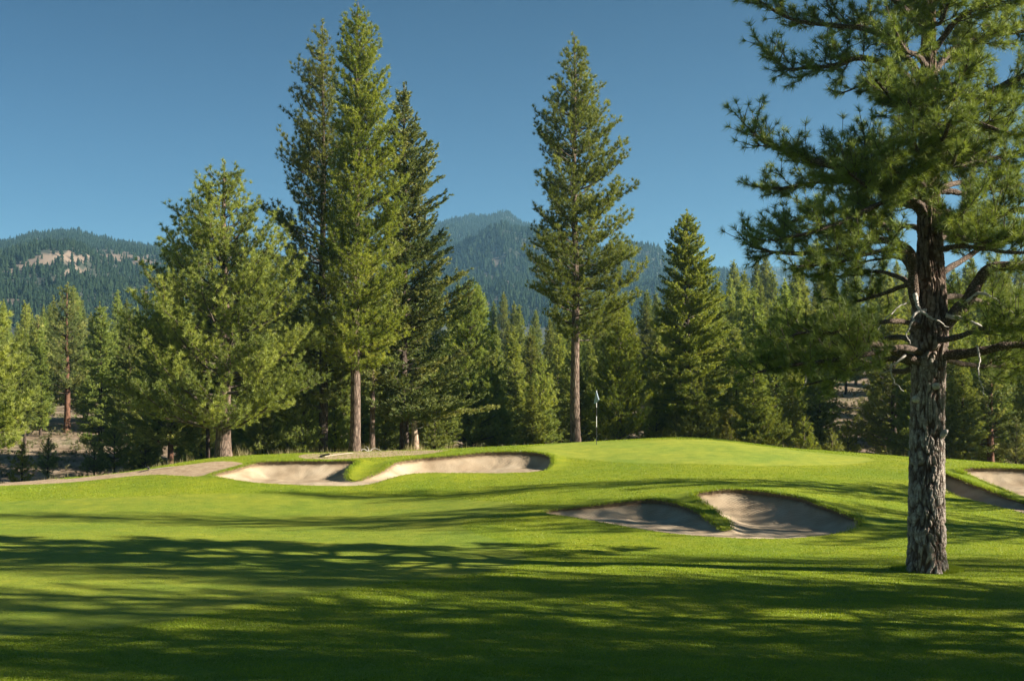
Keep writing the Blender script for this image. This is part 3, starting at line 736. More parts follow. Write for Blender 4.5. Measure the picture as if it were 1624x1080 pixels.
    # undergrowth saplings
    for i, (x, y0, y1, w, Y, m, lab) in enumerate([
        (232, 655, 735, 50, 70, M_pine, 'low green pine sapling at the lawn edge below the black green cedar'),
        (150, 690, 752, 40, 68, M_cedar, 'grey green sapling at the path edge on the left'),
        (35, 700, 765, 34, 64, M_bright, 'upright leafy sapling in the lower left corner of the woods'),
        (415, 625, 725, 58, 69, M_pine, 'bushy sapling right of the broad pine trunk'),
        (482, 600, 722, 74, 69, M_pine, 'half grown green pine under the left edge of the tall clump'),
        (532, 625, 720, 56, 71, M_bright, 'bright bushy sapling hugging the trunk of the tallest pine'),
        (612, 610, 716, 56, 72, M_pine, 'half grown pine between the tallest pine and the ragged cedar'),
        (690, 640, 712, 44, 74, M_pine, 'green sapling right of the pale lower cedar trunk'),
        (855, 560, 705, 70, 82, M_blue, 'full dark green pine left of the solitary slim pine'),
        (1040, 640, 700, 44, 78, M_pine, 'small shaded pine between the flag pine and the leafy fir'),
        (1158, 640, 705, 50, 78, M_fir, 'yellowish sapling right of the fluffy small pine'),
        (1275, 660, 722, 44, 78, M_bright, 'bright sapling in the gap left of the brown earth bank'),
        (1320, 680, 722, 30, 76, M_pine, 'knee high pine on the brown earth bank'),
        (182, 650, 738, 46, 74, M_pine, 'dense little pine left of the black green cedar at the path edge'),
        (75, 690, 752, 34, 70, M_cedar, 'grey green little pine below the short red trunk at left'),
        (1345, 668, 722, 40, 80, M_bright, 'bushy little pine against the brown earth bank, right of the knee high pine'),
        (660, 640, 712, 40, 76, M_fir, 'yellowish little fir behind the pale lower cedar trunk'),
        (1610, 660, 735, 50, 72, M_cedar, 'brown green bush at the right edge above the bunkers')]):
        pt('pine_sapling', 'sapling', lab, 60 + i, x, Y, [(y0, x - 4, x + 4), ((y0 + y1) / 2, x - w * .36, x + w * .36), (y1 - 6, x - w * .5, x + w * .5)], 'sapling', m, M_darkbark, 4, y1 - 8, group='saplings along the wood edge', nm=.9)
main_trees()

# lower trunk of the cedar: separate piece, pale bark and sunlight in its colour
def lower_trunk():
    Y = 69.5; X, z0 = pick_ground(657, Y)
    e = empty('cedar_lower_trunk', (X, Y, z0), 'pale sunlit lower trunk of the ragged cedar, built as a separate short piece', 'tree trunk')
    a = Acc(); h = np.linspace(-.2, 2.6, 18)
    tube(a, np.column_stack([.05 * np.sin(h * 2), .03 * np.cos(h * 3), h]), .27 * (1 - h / 3.6) + .1 * np.exp(-np.maximum(h, 0) * 5) + .012 * np.sin(h * 17), 14)
    obj('trunk', a.mesh('trunk'), bark_mat('pale_sunlit_bark', (.16, .11, .08), (.38, .29, .22), (.55, .45, .36)), e)
    a = Acc()
    for s in range(4):
        z = 1.5 + .25 * s; an = s * 2.1
        tube(a, [[.1 * math.cos(an), .1 * math.sin(an), z], [.35 * math.cos(an), .35 * math.sin(an), z + .02], [.55 * math.cos(an), .55 * math.sin(an), z + .15]], [.025, .015, .006], 5)
    obj('splintered_snags', a.mesh('splintered_snags'), M_dead, e)
lower_trunk()
def fallen_branch():
    X, z0 = pick_ground(585, 67.3)
    a = Acc(); P = resample([[-.55, 0, .1], [-.3, .05, .25], [0, 0, .12], [.25, .1, .3], [.6, 0, .2]], 14)
    tube(a, P, np.linspace(.05, .02, 14), 6)
    tube(a, resample([[0, 0, .14], [-.1, .2, .35], [-.25, .3, .4]], 6), np.linspace(.03, .01, 6), 5)
    o = obj('fallen_branch', a.mesh('fallen_branch'), M_dead, None, (X, 67.3, z0)); tag(o, 'white weathered fallen branch lying at the foot of the tallest pine', 'branch')
fallen_branch()

# ------------------------------------------------------------------ forest belt: every tree its own object, meshes shared
def proto(seed, H, zcf, wid, kind, shape=1.0, need=None):
    def rf(h, az):
        t = np.clip((h / H - zcf) / (1 - zcf), 0, 1)
        return 1.12 * wid * H * ((1 - t) ** shape) * min(1, .45 + 3 * t) + .15
    tr = conifer(seed, H, H * zcf, rf, SP['far'], H * .011, twigs=False)
    n, L, w, kw = NEED['far']
    tw = tr.trunk
    for v, f in zip(tr.wood.V, tr.wood.F[4]): pass
    cm = crown_mesh('crown', tr.P, tr.D, n, L, w, seed, tint=tr.T, **kw)
    return tr.trunk.mesh('trunk'), tr.wood.mesh('limbs'), cm
PROT = [proto(201, 15, .10, .15, 'far', .8), proto(202, 15, .12, .17, 'far', .95), proto(203, 15, .08, .13, 'far', .7),
        proto(204, 15, .25, .15, 'far', .75), proto(205, 15, .12, .20, 'far', 1.0), proto(206, 15, .06, .16, 'far', .85)]
def forest():
    rg = np.random.default_rng(4)
    def top(px): return np.interp(px, [-80, 60, 230, 420, 660, 760, 850, 1000, 1100, 1180, 1300, 1450, 1700], [468, 478, 480, 460, 470, 470, 480, 462, 440, 415, 405, 412, 405])
    rows = [(80, 60, 190), (88, 60, 120), (99, 50, 80), (112, 46, 62), (128, 43, 42), (146, 42, 26), (166, 40, 12), (195, 38, 0), (230, 40, -8)]
    cnt = 0
    names = {0: ('conical pine in the forest belt left of the broad bushy pine', 'forest pines on the left'),
             1: ('conical pine in the forest belt behind the tall clump and the flag', 'forest pines in the middle'),
             2: ('conical pine in the forest belt right of the leafy fir', 'forest pines on the right')}
    for Y0, stp, low in rows:
        px = -50 + rg.random() * stp
        while px < 1675:
            Y = Y0 + rg.uniform(-6, 6)
            x = px + rg.normal(0, stp * .2); px += stp * rg.uniform(.75, 1.25)
            if 70 < x < 205 and Y < 106: continue
            if 1300 < x < 1395 and Y < 132: continue
            if Y < 92 and (x < 215 or 940 < x < 1010): continue
            ty = top(x) + low * .55 + abs(rg.normal(0, 26)) - 8
            if Y > 150 and rg.random() < .16: ty -= 22
            X = (x - 812) / FPX * Y; z0 = gz(X, Y)
            H = CAMZ + (HORY - ty) / FPX * Y - z0
            if H < 4: continue
            t_, l_, c_ = PROT[rg.integers(len(PROT))]
            s = H / 15; wsc = s * rg.uniform(.85, 1.25) if H > 9 else s * 1.35
            sec = 0 if x < 300 else (1 if x < 1120 else 2)
            e = empty('forest_pine', (X, Y, z0 - .1), names[sec][0], 'pine tree', names[sec][1])
            e.scale = (wsc, wsc, s); e.rotation_euler = (rg.normal(0, .012), rg.normal(0, .012), rg.random() * 6.28)
            o = bpy.data.objects.new('trunk', t_); C.objects.link(o); o.parent = e
            o = bpy.data.objects.new('limbs', l_); C.objects.link(o); o.parent = e
            o = bpy.data.objects.new('crown', c_); C.objects.link(o); o.parent = e
            cnt += 1
    print('forest trees', cnt)
for t_, l_, c_ in PROT:
    t_.materials.append(M_darkbark); l_.materials.append(M_twig); c_.materials.append(M_blue)
forest()

# low brush over the forest floor
def brush():
    rg = np.random.default_rng(14); k = 17000
    Y = 66 + rg.random(k) ** .9 * 90; u = rg.random(k) * 1900 - 120; X = (u - 812) / FPX * Y
    cr = np.interp(X, [-40,-24,-21,-17.5,-13,-7,-3,5,9,14,20,24,40], [59,60.6,61.6,63,65.2,67.5,69.5,72,73,71,68,66,62])
    c = fbm(X / 4, Y / 4, 55, 3)
    m = (Y > cr + 1.2) & (c > .43) & ~((u > 0) & (u < 215) & (Y > 75) & (rg.random(k) < .45)) & ~((u > 1290) & (u < 1400) & (Y > 90) & (rg.random(k) < .35))
    X, Y = X[m], Y[m]; k = len(X); z = ground_base(X, Y)
    P = np.column_stack([X, Y, z + .12]); sz = .25 + .5 * rg.random(k)
    P = np.repeat(P, 4, 0) + rg.normal(0, 1, (4 * k, 3)) * np.repeat(sz, 4)[:, None] * np.array([.45, .45, .28]); P[:, 2] = np.maximum(P[:, 2], ground_base(P[:, 0], P[:, 1]))
    D = np.repeat([[0, 0, 1.]], len(P), 0) + rg.normal(0, .4, (len(P), 3))
    V, T = needles(P, D, 16, .28, .035, 5, tint=np.repeat(rg.random(k), 4))
    me = new_mesh('brush', V, [np.arange(len(V)).reshape(-1, 3)], {'tint': T})
    M = foliage_mat('sage_brush', (.06, .07, .03), (.13, .14, .06), (.22, .21, .12), obj_var=0)
    tag(obj('brush', me, M), 'low grey green brush covering the forest floor', 'brush', kind='stuff')
brush()

# ------------------------------------------------------------------ hills
def hills():
    # (photo x, photo y of the skyline), distance of the ridge, where the slope begins
    specs = [
     ('hill', [(-500,420),(-250,395),(-60,388),(0,384),(50,374),(100,368),(125,368),(160,378),(240,393),(330,405),(450,430),(600,470),(760,540)], 1500, 480, 31),
     ('mountain', [(-400,520),(200,480),(450,420),(600,385),(660,365),(712,352),(750,347),(785,346),(800,344),(815,350),(850,362),(900,380),(960,398),(1010,412),(1060,424),(1120,432),(1200,455),(1300,480),(1500,540)], 2100, 700, 32),
     ('ridge', [(700,470),(900,455),(1060,436),(1130,430),(1190,428),(1250,424),(1310,412),(1340,406),(1370,414),(1430,424),(1520,430),(1620,425),(1800,420),(2100,430)], 3600, 1500, 33)]
    M, t, n, l = mat('hill_soil')
    tc = n.new('ShaderNodeTexCoord'); no = N(n, 'ShaderNodeTexNoise'); no.inputs['Scale'].default_value = .012; no.inputs['Detail'].default_value = 8
    l.new(tc.outputs['Object'], no.inputs[0])
    rp = ramp(n, [(.35, (.075, .06, .042)), (.5, (.125, .092, .068)), (.65, (.18, .135, .10))]); l.new(no.outputs[0], rp.inputs[0])
    p = N(n, 'ShaderNodeBsdfPrincipled'); p.inputs['Roughness'].default_value = .95; l.new(rp.outputs[0], p.inputs['Base Color'])
    at = N(n, 'ShaderNodeAttribute', attribute_name='bare'); mx = N(n, 'ShaderNodeMixRGB')
    l.new(at.outputs['Fac'], mx.inputs[0]); mx.inputs[1].default_value = (.03, .036, .022, 1); l.new(rp.outputs[0], mx.inputs[2]); l.new(mx.outputs[0], p.inputs['Base Color'])
    o = n.new('ShaderNodeOutputMaterial'); l.new(p.outputs[0], o.inputs[0])
    def clear_patch(px, py):
        """bare clearings, as ellipses on the slopes"""
        m = np.zeros(len(px), bool)
        for cx, cy, rx, ry, sl in [(60,416,62,7,-.28),(25,428,40,4,-.35),(200,410,55,8,.12),(110,412,35,5,-.1),(100,440,28,4,-.5),(120,432,22,5,0),(150,445,10,3,.3),(55,382,10,3,0),
                                   (788,414,13,8,.2),(775,440,26,6,.35),(805,450,20,6,.4),(840,464,16,6,.1),(775,478,20,7,0),(1022,458,30,5,.3),(760,403,8,3,0),(20,478,12,3,0),(232,468,10,6,0)]:
            dx = px - cx; dy = py - cy - sl * dx
            m |= (dx / rx) ** 2 + (dy / (ry * 1.35)) ** 2 < 1 + .9 * (fbm(px / 9, py / 5, 61, 3) - .5) * 2
        return m
    FV = []; FT = []; rg = np.random.default_rng(3)
    for name, sk, Yr, Y0, seed in specs:
        sx = np.array([s[0] for s in sk], float); sy = np.array([s[1] for s in sk], float)
        def zf(px, Y):
            ridge = CAMZ + (HORY - np.interp(px, sx, sy)) / FPX * Yr
            t = (Y - Y0) / (Yr - Y0)
            tt = np.clip(t, 0, 1); prof = tt ** .85
            X = (px - 812) / FPX * Y
            z = 18 + (ridge - 18) * prof
            z = z + (fbm(X / 170, Y / 260, seed, 5) - .5) * 95 * np.clip(t * 3, 0, 1) * np.clip((1.02 - t) * 2.6, 0, 1) * (Yr / 2000)
            z = z + (fbm(X / 30, Y / 40, seed + 5, 4) - .5) * 9 * np.clip(t * 3, 0, 1)
            z = np.where(t > 1, z - (t - 1) * (ridge) * 1.3, z)
            if name == 'mountain':   # rocky knob on the summit
                z = z + 7 * np.exp(-((px - 800) / 17) ** 2) * np.exp(-((Y - Yr) / 60) ** 2)
            return z
        px = np.arange(max(sx[0], -300), min(sx[-1], 1900), 3.0); Y = np.linspace(Y0, Yr * 1.35, 220)
        PX, YY_ = np.meshgrid(px, Y); Z = zf(PX, YY_); X = (PX - 812) / FPX * YY_
        Vh = np.stack([X, YY_, Z], -1).reshape(-1, 3); a, b = len(px), len(Y)
        i = (np.arange(b - 1)[:, None] * a + np.arange(a - 1)[None]).ravel()
        PY = HORY - (Z - CAMZ) / YY_ * FPX
        bare = clear_patch(PX.ravel(), PY.ravel()).astype(float)
        obj(name, new_mesh(name, Vh, [np.stack([i, i + 1, i + a + 1, i + a], 1)], {'bare': bare}, smooth=True), M)
        tag(bpy.data.objects[name], kind='structure')
        # trees
        k = {'hill': 36000, 'mountain': 56000, 'ridge': 14000}[name]
        lo, hi = {'hill': (-120, 520), 'mountain': (600, 1250), 'ridge': (960, 1720)}[name]
        px = lo + rg.random(k) * (hi - lo); Y = Y0 + (Yr * 1.02 - Y0) * rg.random(k) ** .8
        z = zf(px, Y); py = HORY - (z - CAMZ) / Y * FPX
        m = (~clear_patch(px, py) | (rg.random(k) < .18)) & (py < 520)
        dens = fbm(px / 26, py / 13, seed + 9, 3)
        m &= rg.random(k) < .6 + 1.6 * (dens - .35)
        px, Y, z, py = px[m], Y[m], z[m], py[m]; k = len(px)
        X = (px - 812) / FPX * Y
        h = (3.5 + 6 * rg.random(k) ** 2) * {'hill': .8, 'mountain': 1.1, 'ridge': 1.5}[name]; w = h * (.2 + .1 * rg.random(k))
        # ragged three-tier conifers: 5 sides
        ns = 5; th = np.arange(ns) * 2 * math.pi / ns
        tiers = [(0.02, .55, 1.0), (.32, .8, .78), (.6, 1.0, .5)]
        tb = rg.random(k) * .6 + .2
        a0 = rg.random(k) * 6.28
        for (h0, h1, ww) in tiers:
            ang = a0[:, None] + th[None] + rg.normal(0, .15, (k, ns)); rr = w[:, None] * ww * (.65 + .7 * rg.random((k, ns)))
            ring = np.stack([X[:, None] + np.cos(ang) * rr, Y[:, None] + np.sin(ang) * rr, z[:, None] + h[:, None] * (h0 + .06 * rg.random((k, ns)))], -1)
            apex = np.stack([X, Y, z + h * h1], -1)
            nxt = np.roll(ring, -1, 1)
            tri = np.stack([ring, nxt, np.repeat(apex[:, None], ns, 1)], 2).reshape(-1, 3)
            FV.append(tri); FT.append(np.repeat(tb, ns * 3))
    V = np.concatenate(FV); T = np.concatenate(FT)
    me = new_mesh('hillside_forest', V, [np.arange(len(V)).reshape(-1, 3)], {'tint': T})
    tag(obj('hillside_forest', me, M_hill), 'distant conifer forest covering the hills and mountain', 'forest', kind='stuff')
hills()

# ------------------------------------------------------------------ the big foreground pine
HY = 31.0
def hp(px, py, dy=0.0):
    Y = HY + dy
    return np.array([(px - 812) / FPX * Y, Y, CAMZ - (py - HORY) / FPX * Y])
def hero():
    rg = np.random.default_rng(101)
    b = hp(1470, 905); z0 = gz(b[0], HY)
    O = np.array([b[0], HY, z0])
    e = empty('big_pine', tuple(O), 'huge foreground pine at right with deeply furrowed grey trunk and spreading dark boughs', 'pine tree')
    # --- trunk with real bark plates
    cy = np.array([915, 880, 800, 700, 600, 560, 520, 480, 400, 330, 250, 150, 0, -150, -300, -420])
    cx = np.array([1470, 1470, 1471, 1472, 1474, 1475, 1475, 1476, 1475, 1473, 1471, 1470, 1471, 1473, 1474, 1475.])
    rw = np.array([29, 28, 26.5, 25.5, 25, 27, 29, 25, 20, 18, 15.5, 13, 10.5, 7.5, 4.5, 1.5])
    zc = CAMZ - (cy - HORY) / FPX * HY - z0; xc = (cx - 812) / FPX * HY - O[0]; rc = rw / FPX * HY
    nr, na = 900, 300
    z = np.concatenate([np.linspace(-.15, 9.5, 760), np.linspace(9.5, zc.max(), 141)[1:]]); th = np.arange(na) / na * 2 * math.pi
    rb = np.interp(z, zc, rc); xb = np.interp(z, zc, xc); yb = .08 * np.sin(z * .35)
    TH, ZZ = np.meshgrid(th, z); RB = rb[:, None]
    # elongated interlocking plates: cellular pattern wrapped round the trunk
    def pn(u, v, per, seed):      # value noise that closes round the trunk
        ui = np.floor(u); vi = np.floor(v); fu = u - ui; fv = v - vi; fu = fu * fu * (3 - 2 * fu); fv = fv * fv * (3 - 2 * fv)
        ui = ui.astype(np.int64); vi = vi.astype(np.int64)
        h = lambda i, j: hash2(i % per, j, seed)
        return (h(ui, vi) * (1 - fu) + h(ui + 1, vi) * fu) * (1 - fv) + (h(ui, vi + 1) * (1 - fu) + h(ui + 1, vi + 1) * fu) * fv
    TU = TH / (2 * math.pi)
    wu = (pn(TU * 10, ZZ * 2.1, 10, 5) - .5) * 1.1 + (pn(TU * 30, ZZ * 6.5, 30, 6) - .5) * .35
    r1 = np.abs(pn(TU * 30 + wu * 1.6, ZZ * 2.1, 30, 7) * .62 + pn(TU * 60 + wu * 3, ZZ * 4.6, 60, 8) * .38 - .5) * 2
    r2 = np.abs(pn(TU * 44 - wu * 2, ZZ * 3.6 + 3 * pn(TU * 9, ZZ * .8, 9, 9), 44, 10) - .5) * 2
    r3 = np.abs(pn(TU * 22 + wu, ZZ * 11, 22, 13) - .5) * 2        # cross cracks
    plate = ss(.02, .32, r1) * (.3 + .7 * ss(.0, .2, r2)) * (.55 + .45 * ss(.0, .14, r3))
    fine = pn(TU * 90, ZZ * 12, 90, 12) * .6 + pn(TU * 200, ZZ * 40, 200, 14) * .4; layer = pn(TU * 50, ZZ * 11, 50, 15)
    hgt = plate * .062 * np.clip(rb / .45, .3, 1)[:, None] + (fine - .5) * .03 + (layer > .5) * .006 * plate
    lob = .03 * np.sin(TH * 3 + ZZ * .25) + .02 * np.sin(TH * 5 - ZZ * .4 + 2)
    flare = 1 + .12 * np.exp(-np.maximum(ZZ, 0) / .3) * (.7 + .5 * np.sin(TH * 4 + 1))
    Rr = RB * flare * (1 + lob) + hgt - .035
    Rr = np.maximum(Rr, .01)
    Vt = np.stack([xb[:, None] + Rr * np.cos(TH), yb[:, None] + Rr * np.sin(TH), ZZ], -1).reshape(-1, 3)
    i = np.arange(len(z) - 1)[:, None] * na; j = np.arange(na)[None]; j2 = (j + 1) % na
    F = np.stack([i + j, i + j2, i + na + j2, i + na + j], -1).reshape(-1, 4)
    M, t, n, l = mat('furrowed_bark')
    at = N(n, 'ShaderNodeAttribute', attribute_name='plate'); tc = n.new('ShaderNodeTexCoord')
    n1 = N(n, 'ShaderNodeTexNoise'); n1.inputs['Scale'].default_value = 9; n1.inputs['Detail'].default_value = 8; n1.inputs['Roughness'].default_value = .7; l.new(tc.outputs['Object'], n1.inputs[0])
    r1 = ramp(n, [(.32, (.17, .13, .11)), (.5, (.32, .275, .24)), (.68, (.52, .48, .44))]); l.new(n1.outputs[0], r1.inputs[0])
    mx = N(n, 'ShaderNodeMixRGB'); l.new(at.outputs['Fac'], mx.inputs[0]); mx.inputs[1].default_value = (.075, .042, .03, 1); l.new(r1.outputs[0], mx.inputs[2])
    n2 = N(n, 'ShaderNodeTexNoise'); n2.inputs['Scale'].default_value = 1.1; l.new(tc.outputs['Object'], n2.inputs[0])
    r2 = ramp(n, [(.4, (.85, .82, .8)), (.6, (1.1, 1.1, 1.1))]); l.new(n2.outputs[0], r2.inputs[0])
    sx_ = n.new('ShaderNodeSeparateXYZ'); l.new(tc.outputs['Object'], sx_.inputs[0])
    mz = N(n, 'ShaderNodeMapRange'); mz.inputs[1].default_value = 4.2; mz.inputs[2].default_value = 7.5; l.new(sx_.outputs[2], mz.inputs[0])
    mh = N(n, 'ShaderNodeMixRGB', blend_type='MULTIPLY'); l.new(mz.outputs[0], mh.inputs[0]); l.new(mx.outputs[0], mh.inputs[1]); mh.inputs[2].default_value = (.58, .48, .42, 1); mx = mh  # upper trunk darker: redder bark, with shadow also put into the colour
    m2 = N(n, 'ShaderNodeMixRGB', blend_type='MULTIPLY'); m2.inputs[0].default_value = 1; l.new(mx.outputs[0], m2.inputs[1]); l.new(r2.outputs[0], m2.inputs[2])
    p = N(n, 'ShaderNodeBsdfPrincipled'); p.inputs['Roughness'].default_value = .88; p.inputs['Specular IOR Level'].default_value = .25; l.new(m2.outputs[0], p.inputs['Base Color'])
    n3 = N(n, 'ShaderNodeTexNoise'); n3.inputs['Scale'].default_value = 45; n3.inputs['Detail'].default_value = 6; l.new(tc.outputs['Object'], n3.inputs[0])
    bp = N(n, 'ShaderNodeBump'); bp.inputs['Distance'].default_value = .02; bp.inputs['Strength'].default_value = .7; l.new(n3.outputs[0], bp.inputs['Height']); l.new(bp.outputs[0], p.inputs['Normal'])
    o = n.new('ShaderNodeOutputMaterial'); l.new(p.outputs[0], o.inputs[0])
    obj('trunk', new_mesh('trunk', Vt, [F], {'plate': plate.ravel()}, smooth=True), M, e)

    limb_bark = bark_mat('limb_bark', (.035, .025, .02), (.10, .075, .06), (.21, .165, .14), sx=22, sz=22, bump=.8)
    TP = []; TD = []; TT = []; WOOD = Acc()
    def twig(p, d, L, lvl, tint):
        """a foliage shoot: tufts toward its end, upturned"""
        n = max(4, int(L / .2) + 2); s = np.linspace(0, 1, n)
        d = d / np.linalg.norm(d)
        curl = rg.uniform(.1, .45); side = rg.normal(0, .12, 3)
        P = p + d * L * s[:, None] + np.array([0, 0, curl * L]) * (s ** 2)[:, None] + side * L * (s ** 2)[:, None] + np.cumsum(rg.normal(0, .012, (n, 3)), 0)
        tube(WOOD, P, .017 * (1 - s * .6) * min(1, .5 + L * .5), 4)
        T = norm(np.gradient(P, axis=0))
        k = max(1, int(L * .6 / .16)); f = np.linspace(.35, 1, k + 1); f0 = f * (n - 1); i0 = np.minimum(f0.astype(int), n - 2); u = (f0 - i0)[:, None]
        TP.append(P[i0] * (1 - u) + P[i0 + 1] * u); TD.append(T[i0]); TT.append(np.full(k + 1, tint) + rg.normal(0, .1, k + 1))
        if lvl > 0:
            for q in range(int(L / .2)):
                sp = rg.uniform(.25, .95); i = min(int(sp * (n - 1)), n - 2)
                r = norm(np.cross(T[i], rg.normal(size=3))); 
                twig(P[i], T[i] * .8 + r * .75 + np.array([0, 0, .2]), (L * (1 - sp) * .7 + .18) * rg.uniform(.7, 1.2), lvl - 1, tint)
    def foliate(P, s0, dens, Lmax, tintb=.4, taper=True):
        """secondary branches off a limb polyline"""
        T = norm(np.gradient(P, axis=0)); seg = np.linalg.norm(np.diff(P, axis=0), axis=1); L = seg.sum(); cum = np.concatenate([[0], np.cumsum(seg)]) / L
        k = int(L * (1 - s0) * dens)
        for q in range(k):
            sp = s0 + (1 - s0) * (q + rg.random()) / k
            p = np.array([np.interp(sp, cum, P[:, c]) for c in range(3)]); i = min(int(np.searchsorted(cum, sp)), len(P) - 1)
            r = norm(np.cross(T[i], rg.normal(size=3))); r[2] = r[2] * .55 + .12
            fall = (1 - .55 * (sp - s0) / (1 - s0)) if taper else 1
            twig(p, T[i] * .55 + r * .9, Lmax * fall * rg.uniform(.45, 1.1), 1, tintb + rg.normal(0, .12))
        twig(P[-1], T[-1], Lmax * .5, 1, tintb)
    def limb(pp, r0, r1, s0=.35, dens=4.5, Lmax=1.3, part=True, leaf=True, mat_=None, name='limb'):
        P = np.array([hp(*q) for q in pp]) - O
        n = max(12, int(len(pp) * 8)); P = resample(P, n)
        P = P + np.cumsum(rg.normal(0, .006 if leaf else .016, P.shape), 0) * np.linspace(0, 1, n)[:, None] ** .3
        a = Acc(); s = np.linspace(0, 1, n)
        rad = (r0 + (r1 - r0) * s ** .8) / FPX * HY * (1 + .08 * np.sin(s * 40 + rg.random() * 6))
        tube(a, P, rad, 10)
        o = obj(name, a.mesh(name), mat_ or limb_bark, e)
        if leaf: foliate(P, s0, dens * 1.85, Lmax * 1.12)
        return P
    # left side limbs
    limb([(1470,575,0),(1440,568,-.3),(1405,553,-.6),(1370,547,-.9),(1320,560,-1.2),(1260,566,-1.4),(1195,578,-1.5)], 9, 2, .42, 4.6, 1.15)
    limb([(1470,588,0),(1425,570,.3),(1385,577,.6),(1335,597,.9),(1275,612,1.0)], 7, 1.5, .5, 3, .8)
    limb([(1475,560,0),(1450,540,.7),(1420,535,1.6),(1370,545,2.4),(1300,552,2.8),(1230,545,3.0)], 7, 2, .45, 4.2, 1.2)
    limb([(1465,505,0),(1450,470,-.2),(1446,430,-.4),(1440,395,-.6),(1405,378,-.8),(1350,385,-1),(1290,398,-1.1),(1230,395,-1.1),(1192,384,-1.1)], 10, 2, .42, 4.2, 1.15)
    limb([(1446,430,-.3),(1420,380,.4),(1380,340,.9),(1330,334,1.1),(1270,346,1.2),(1222,368,1.2)], 6, 2, .3, 4.6, 1.15)
    limb([(1450,440,-.2),(1430,412,.2),(1400,412,.4),(1353,420,.6)], 4.5, 1.2, .6, 1.5, .5)
    limb([(1470,345,0),(1430,305,-.5),(1385,285,-.9),(1330,268,-1.2),(1275,250,-1.3),(1220,232,-1.3),(1188,208,-1.3)], 9, 2, .25, 5.4, 1.25)
    limb([(1470,300,0),(1430,270,.8),(1380,262,1.5),(1320,285,2),(1250,300,2.2),(1212,300,2.2)], 7, 2, .3, 4.8, 1.2)
    limb([(1470,190,0),(1440,122,-.4),(1398,99,-.6),(1362,92,-.8),(1331,104,-.9),(1290,106,-1),(1250,110,-1.1),(1218,85,-1.1)], 7, 2, .45, 4.6, 1.05)
    limb([(1470,170,0),(1415,130,.5),(1371,133,.7),(1335,146,.8)], 4, 1.2, .45, 3, .6)
    limb([(1471,140,0),(1420,70,.6),(1370,45,1),(1310,40,1.2),(1250,30,1.3),(1202,0,1.3)], 7, 2, .35, 5, 1.1)
    limb([(1471,60,0),(1420,0,-.6),(1360,-30,-1),(1290,-40,-1.2),(1215,-50,-1.3)], 6, 2, .3, 5, 1.1)
    limb([(1466,560,0),(1430,552,-1),(1390,560,-1.9),(1330,572,-2.4),(1260,580,-2.7),(1205,592,-2.8)], 6, 1.8, .4, 4.8, 1.1)
    limb([(1466,575,0),(1430,590,1),(1390,580,2),(1330,560,3),(1270,540,3.6)], 6, 1.8, .5, 4.2, 1.1)
    limb([(1470,330,0),(1440,318,-.8),(1400,322,-1.4),(1340,352,-1.8),(1280,372,-2),(1225,385,-2)], 6, 1.8, .3, 4.6, 1.1)
    # right side limbs
    limb([(1478,262,0),(1500,215,-.3),(1518,180,-.5),(1562,149,-.6),(1624,121,-.7),(1700,95,-.8)], 10, 4, .3, 4, 1.2)
    limb([(1488,333,0),(1530,350,-.3),(1560,350,-.5),(1600,334,-.7),(1660,322,-.8),(1730,310,-.8)], 8, 3, .3, 4.4, 1.1)
    limb([(1490,303,0),(1512,306,.2),(1540,309,.3)], 6, 3.5, .5, 0.5, .3, leaf=False)
    limb([(1485,525,0),(1512,500,-.3),(1533,475,-.5),(1552,440,-.6),(1570,421,-.7),(1620,417,-.8),(1700,410,-.9)], 13, 6, .5, 4, 1.0)
    limb([(1480,565,0),(1520,562,-.4),(1560,556,-.7),(1605,546,-.9),(1670,552,-1.1),(1720,560,-1.1)], 10, 4, .45, 4.6, 1.1)
    limb([(1475,250,0),(1520,262,.9),(1570,255,1.6),(1640,240,2.1),(1700,240,2.3)], 7, 2.5, .3, 4.6, 1.2)
    limb([(1473,130,0),(1510,80,.7),(1560,60,1.2),(1630,50,1.5),(1690,40,1.6)], 6, 2, .3, 4.8, 1.2)
    limb([(1473,90,0),(1520,30,-.6),(1580,0,-1),(1650,-20,-1.2)], 6, 2, .3, 4.6, 1.2)
    limb([(1480,440,0),(1520,415,.8),(1570,385,1.5),(1630,375,1.9),(1690,370,2.1)], 6, 2, .3, 4.8, 1.1)
    limb([(1478,480,0),(1515,470,1.2),(1560,480,2.2),(1610,500,3),(1670,505,3.4)], 6, 2, .4, 4.4, 1.1)
    limb([(1480,400,0),(1520,390,-.8),(1565,395,-1.4),(1610,400,-1.8),(1660,395,-2)], 5, 1.8, .35, 4.4, 1.0)
    limb([(1478,200,0),(1530,190,-.9),(1580,205,-1.5),(1640,215,-1.9)], 6, 2, .3, 4.8, 1.15)
    limb([(1470,440,0),(1430,455,1),(1390,470,1.8),(1350,480,2.4),(1310,475,2.8)], 5, 1.5, .45, 3.4, .9)
    limb([(1478,540,0),(1515,535,-1.0),(1560,520,-1.8),(1610,515,-2.4),(1660,520,-2.8)], 6, 2, .4, 4.6, 1.1)
    limb([(1482,560,0),(1520,575,1.0),(1565,580,1.9),(1615,575,2.6),(1670,580,3)], 6, 2, .4, 4.6, 1.1)
    limb([(1480,300,0),(1525,290,1.2),(1575,300,2.0),(1630,290,2.6)], 6, 2, .3, 4.8, 1.1)
    limb([(1476,350,0),(1512,372,-1.0),(1555,385,-1.7),(1600,375,-2.2)], 5, 1.8, .3, 4.6, 1.0)
    limb([(1445,400,-.5),(1415,396,-1.3),(1370,402,-2),(1320,415,-2.4),(1265,420,-2.6)], 5, 1.6, .3, 4.6, 1.0)
    limb([(1468,520,0),(1430,510,-.8),(1385,512,-1.4),(1330,525,-1.9),(1275,528,-2.1),(1225,545,-2.2)], 5, 1.6, .42, 4.4, 1.0)
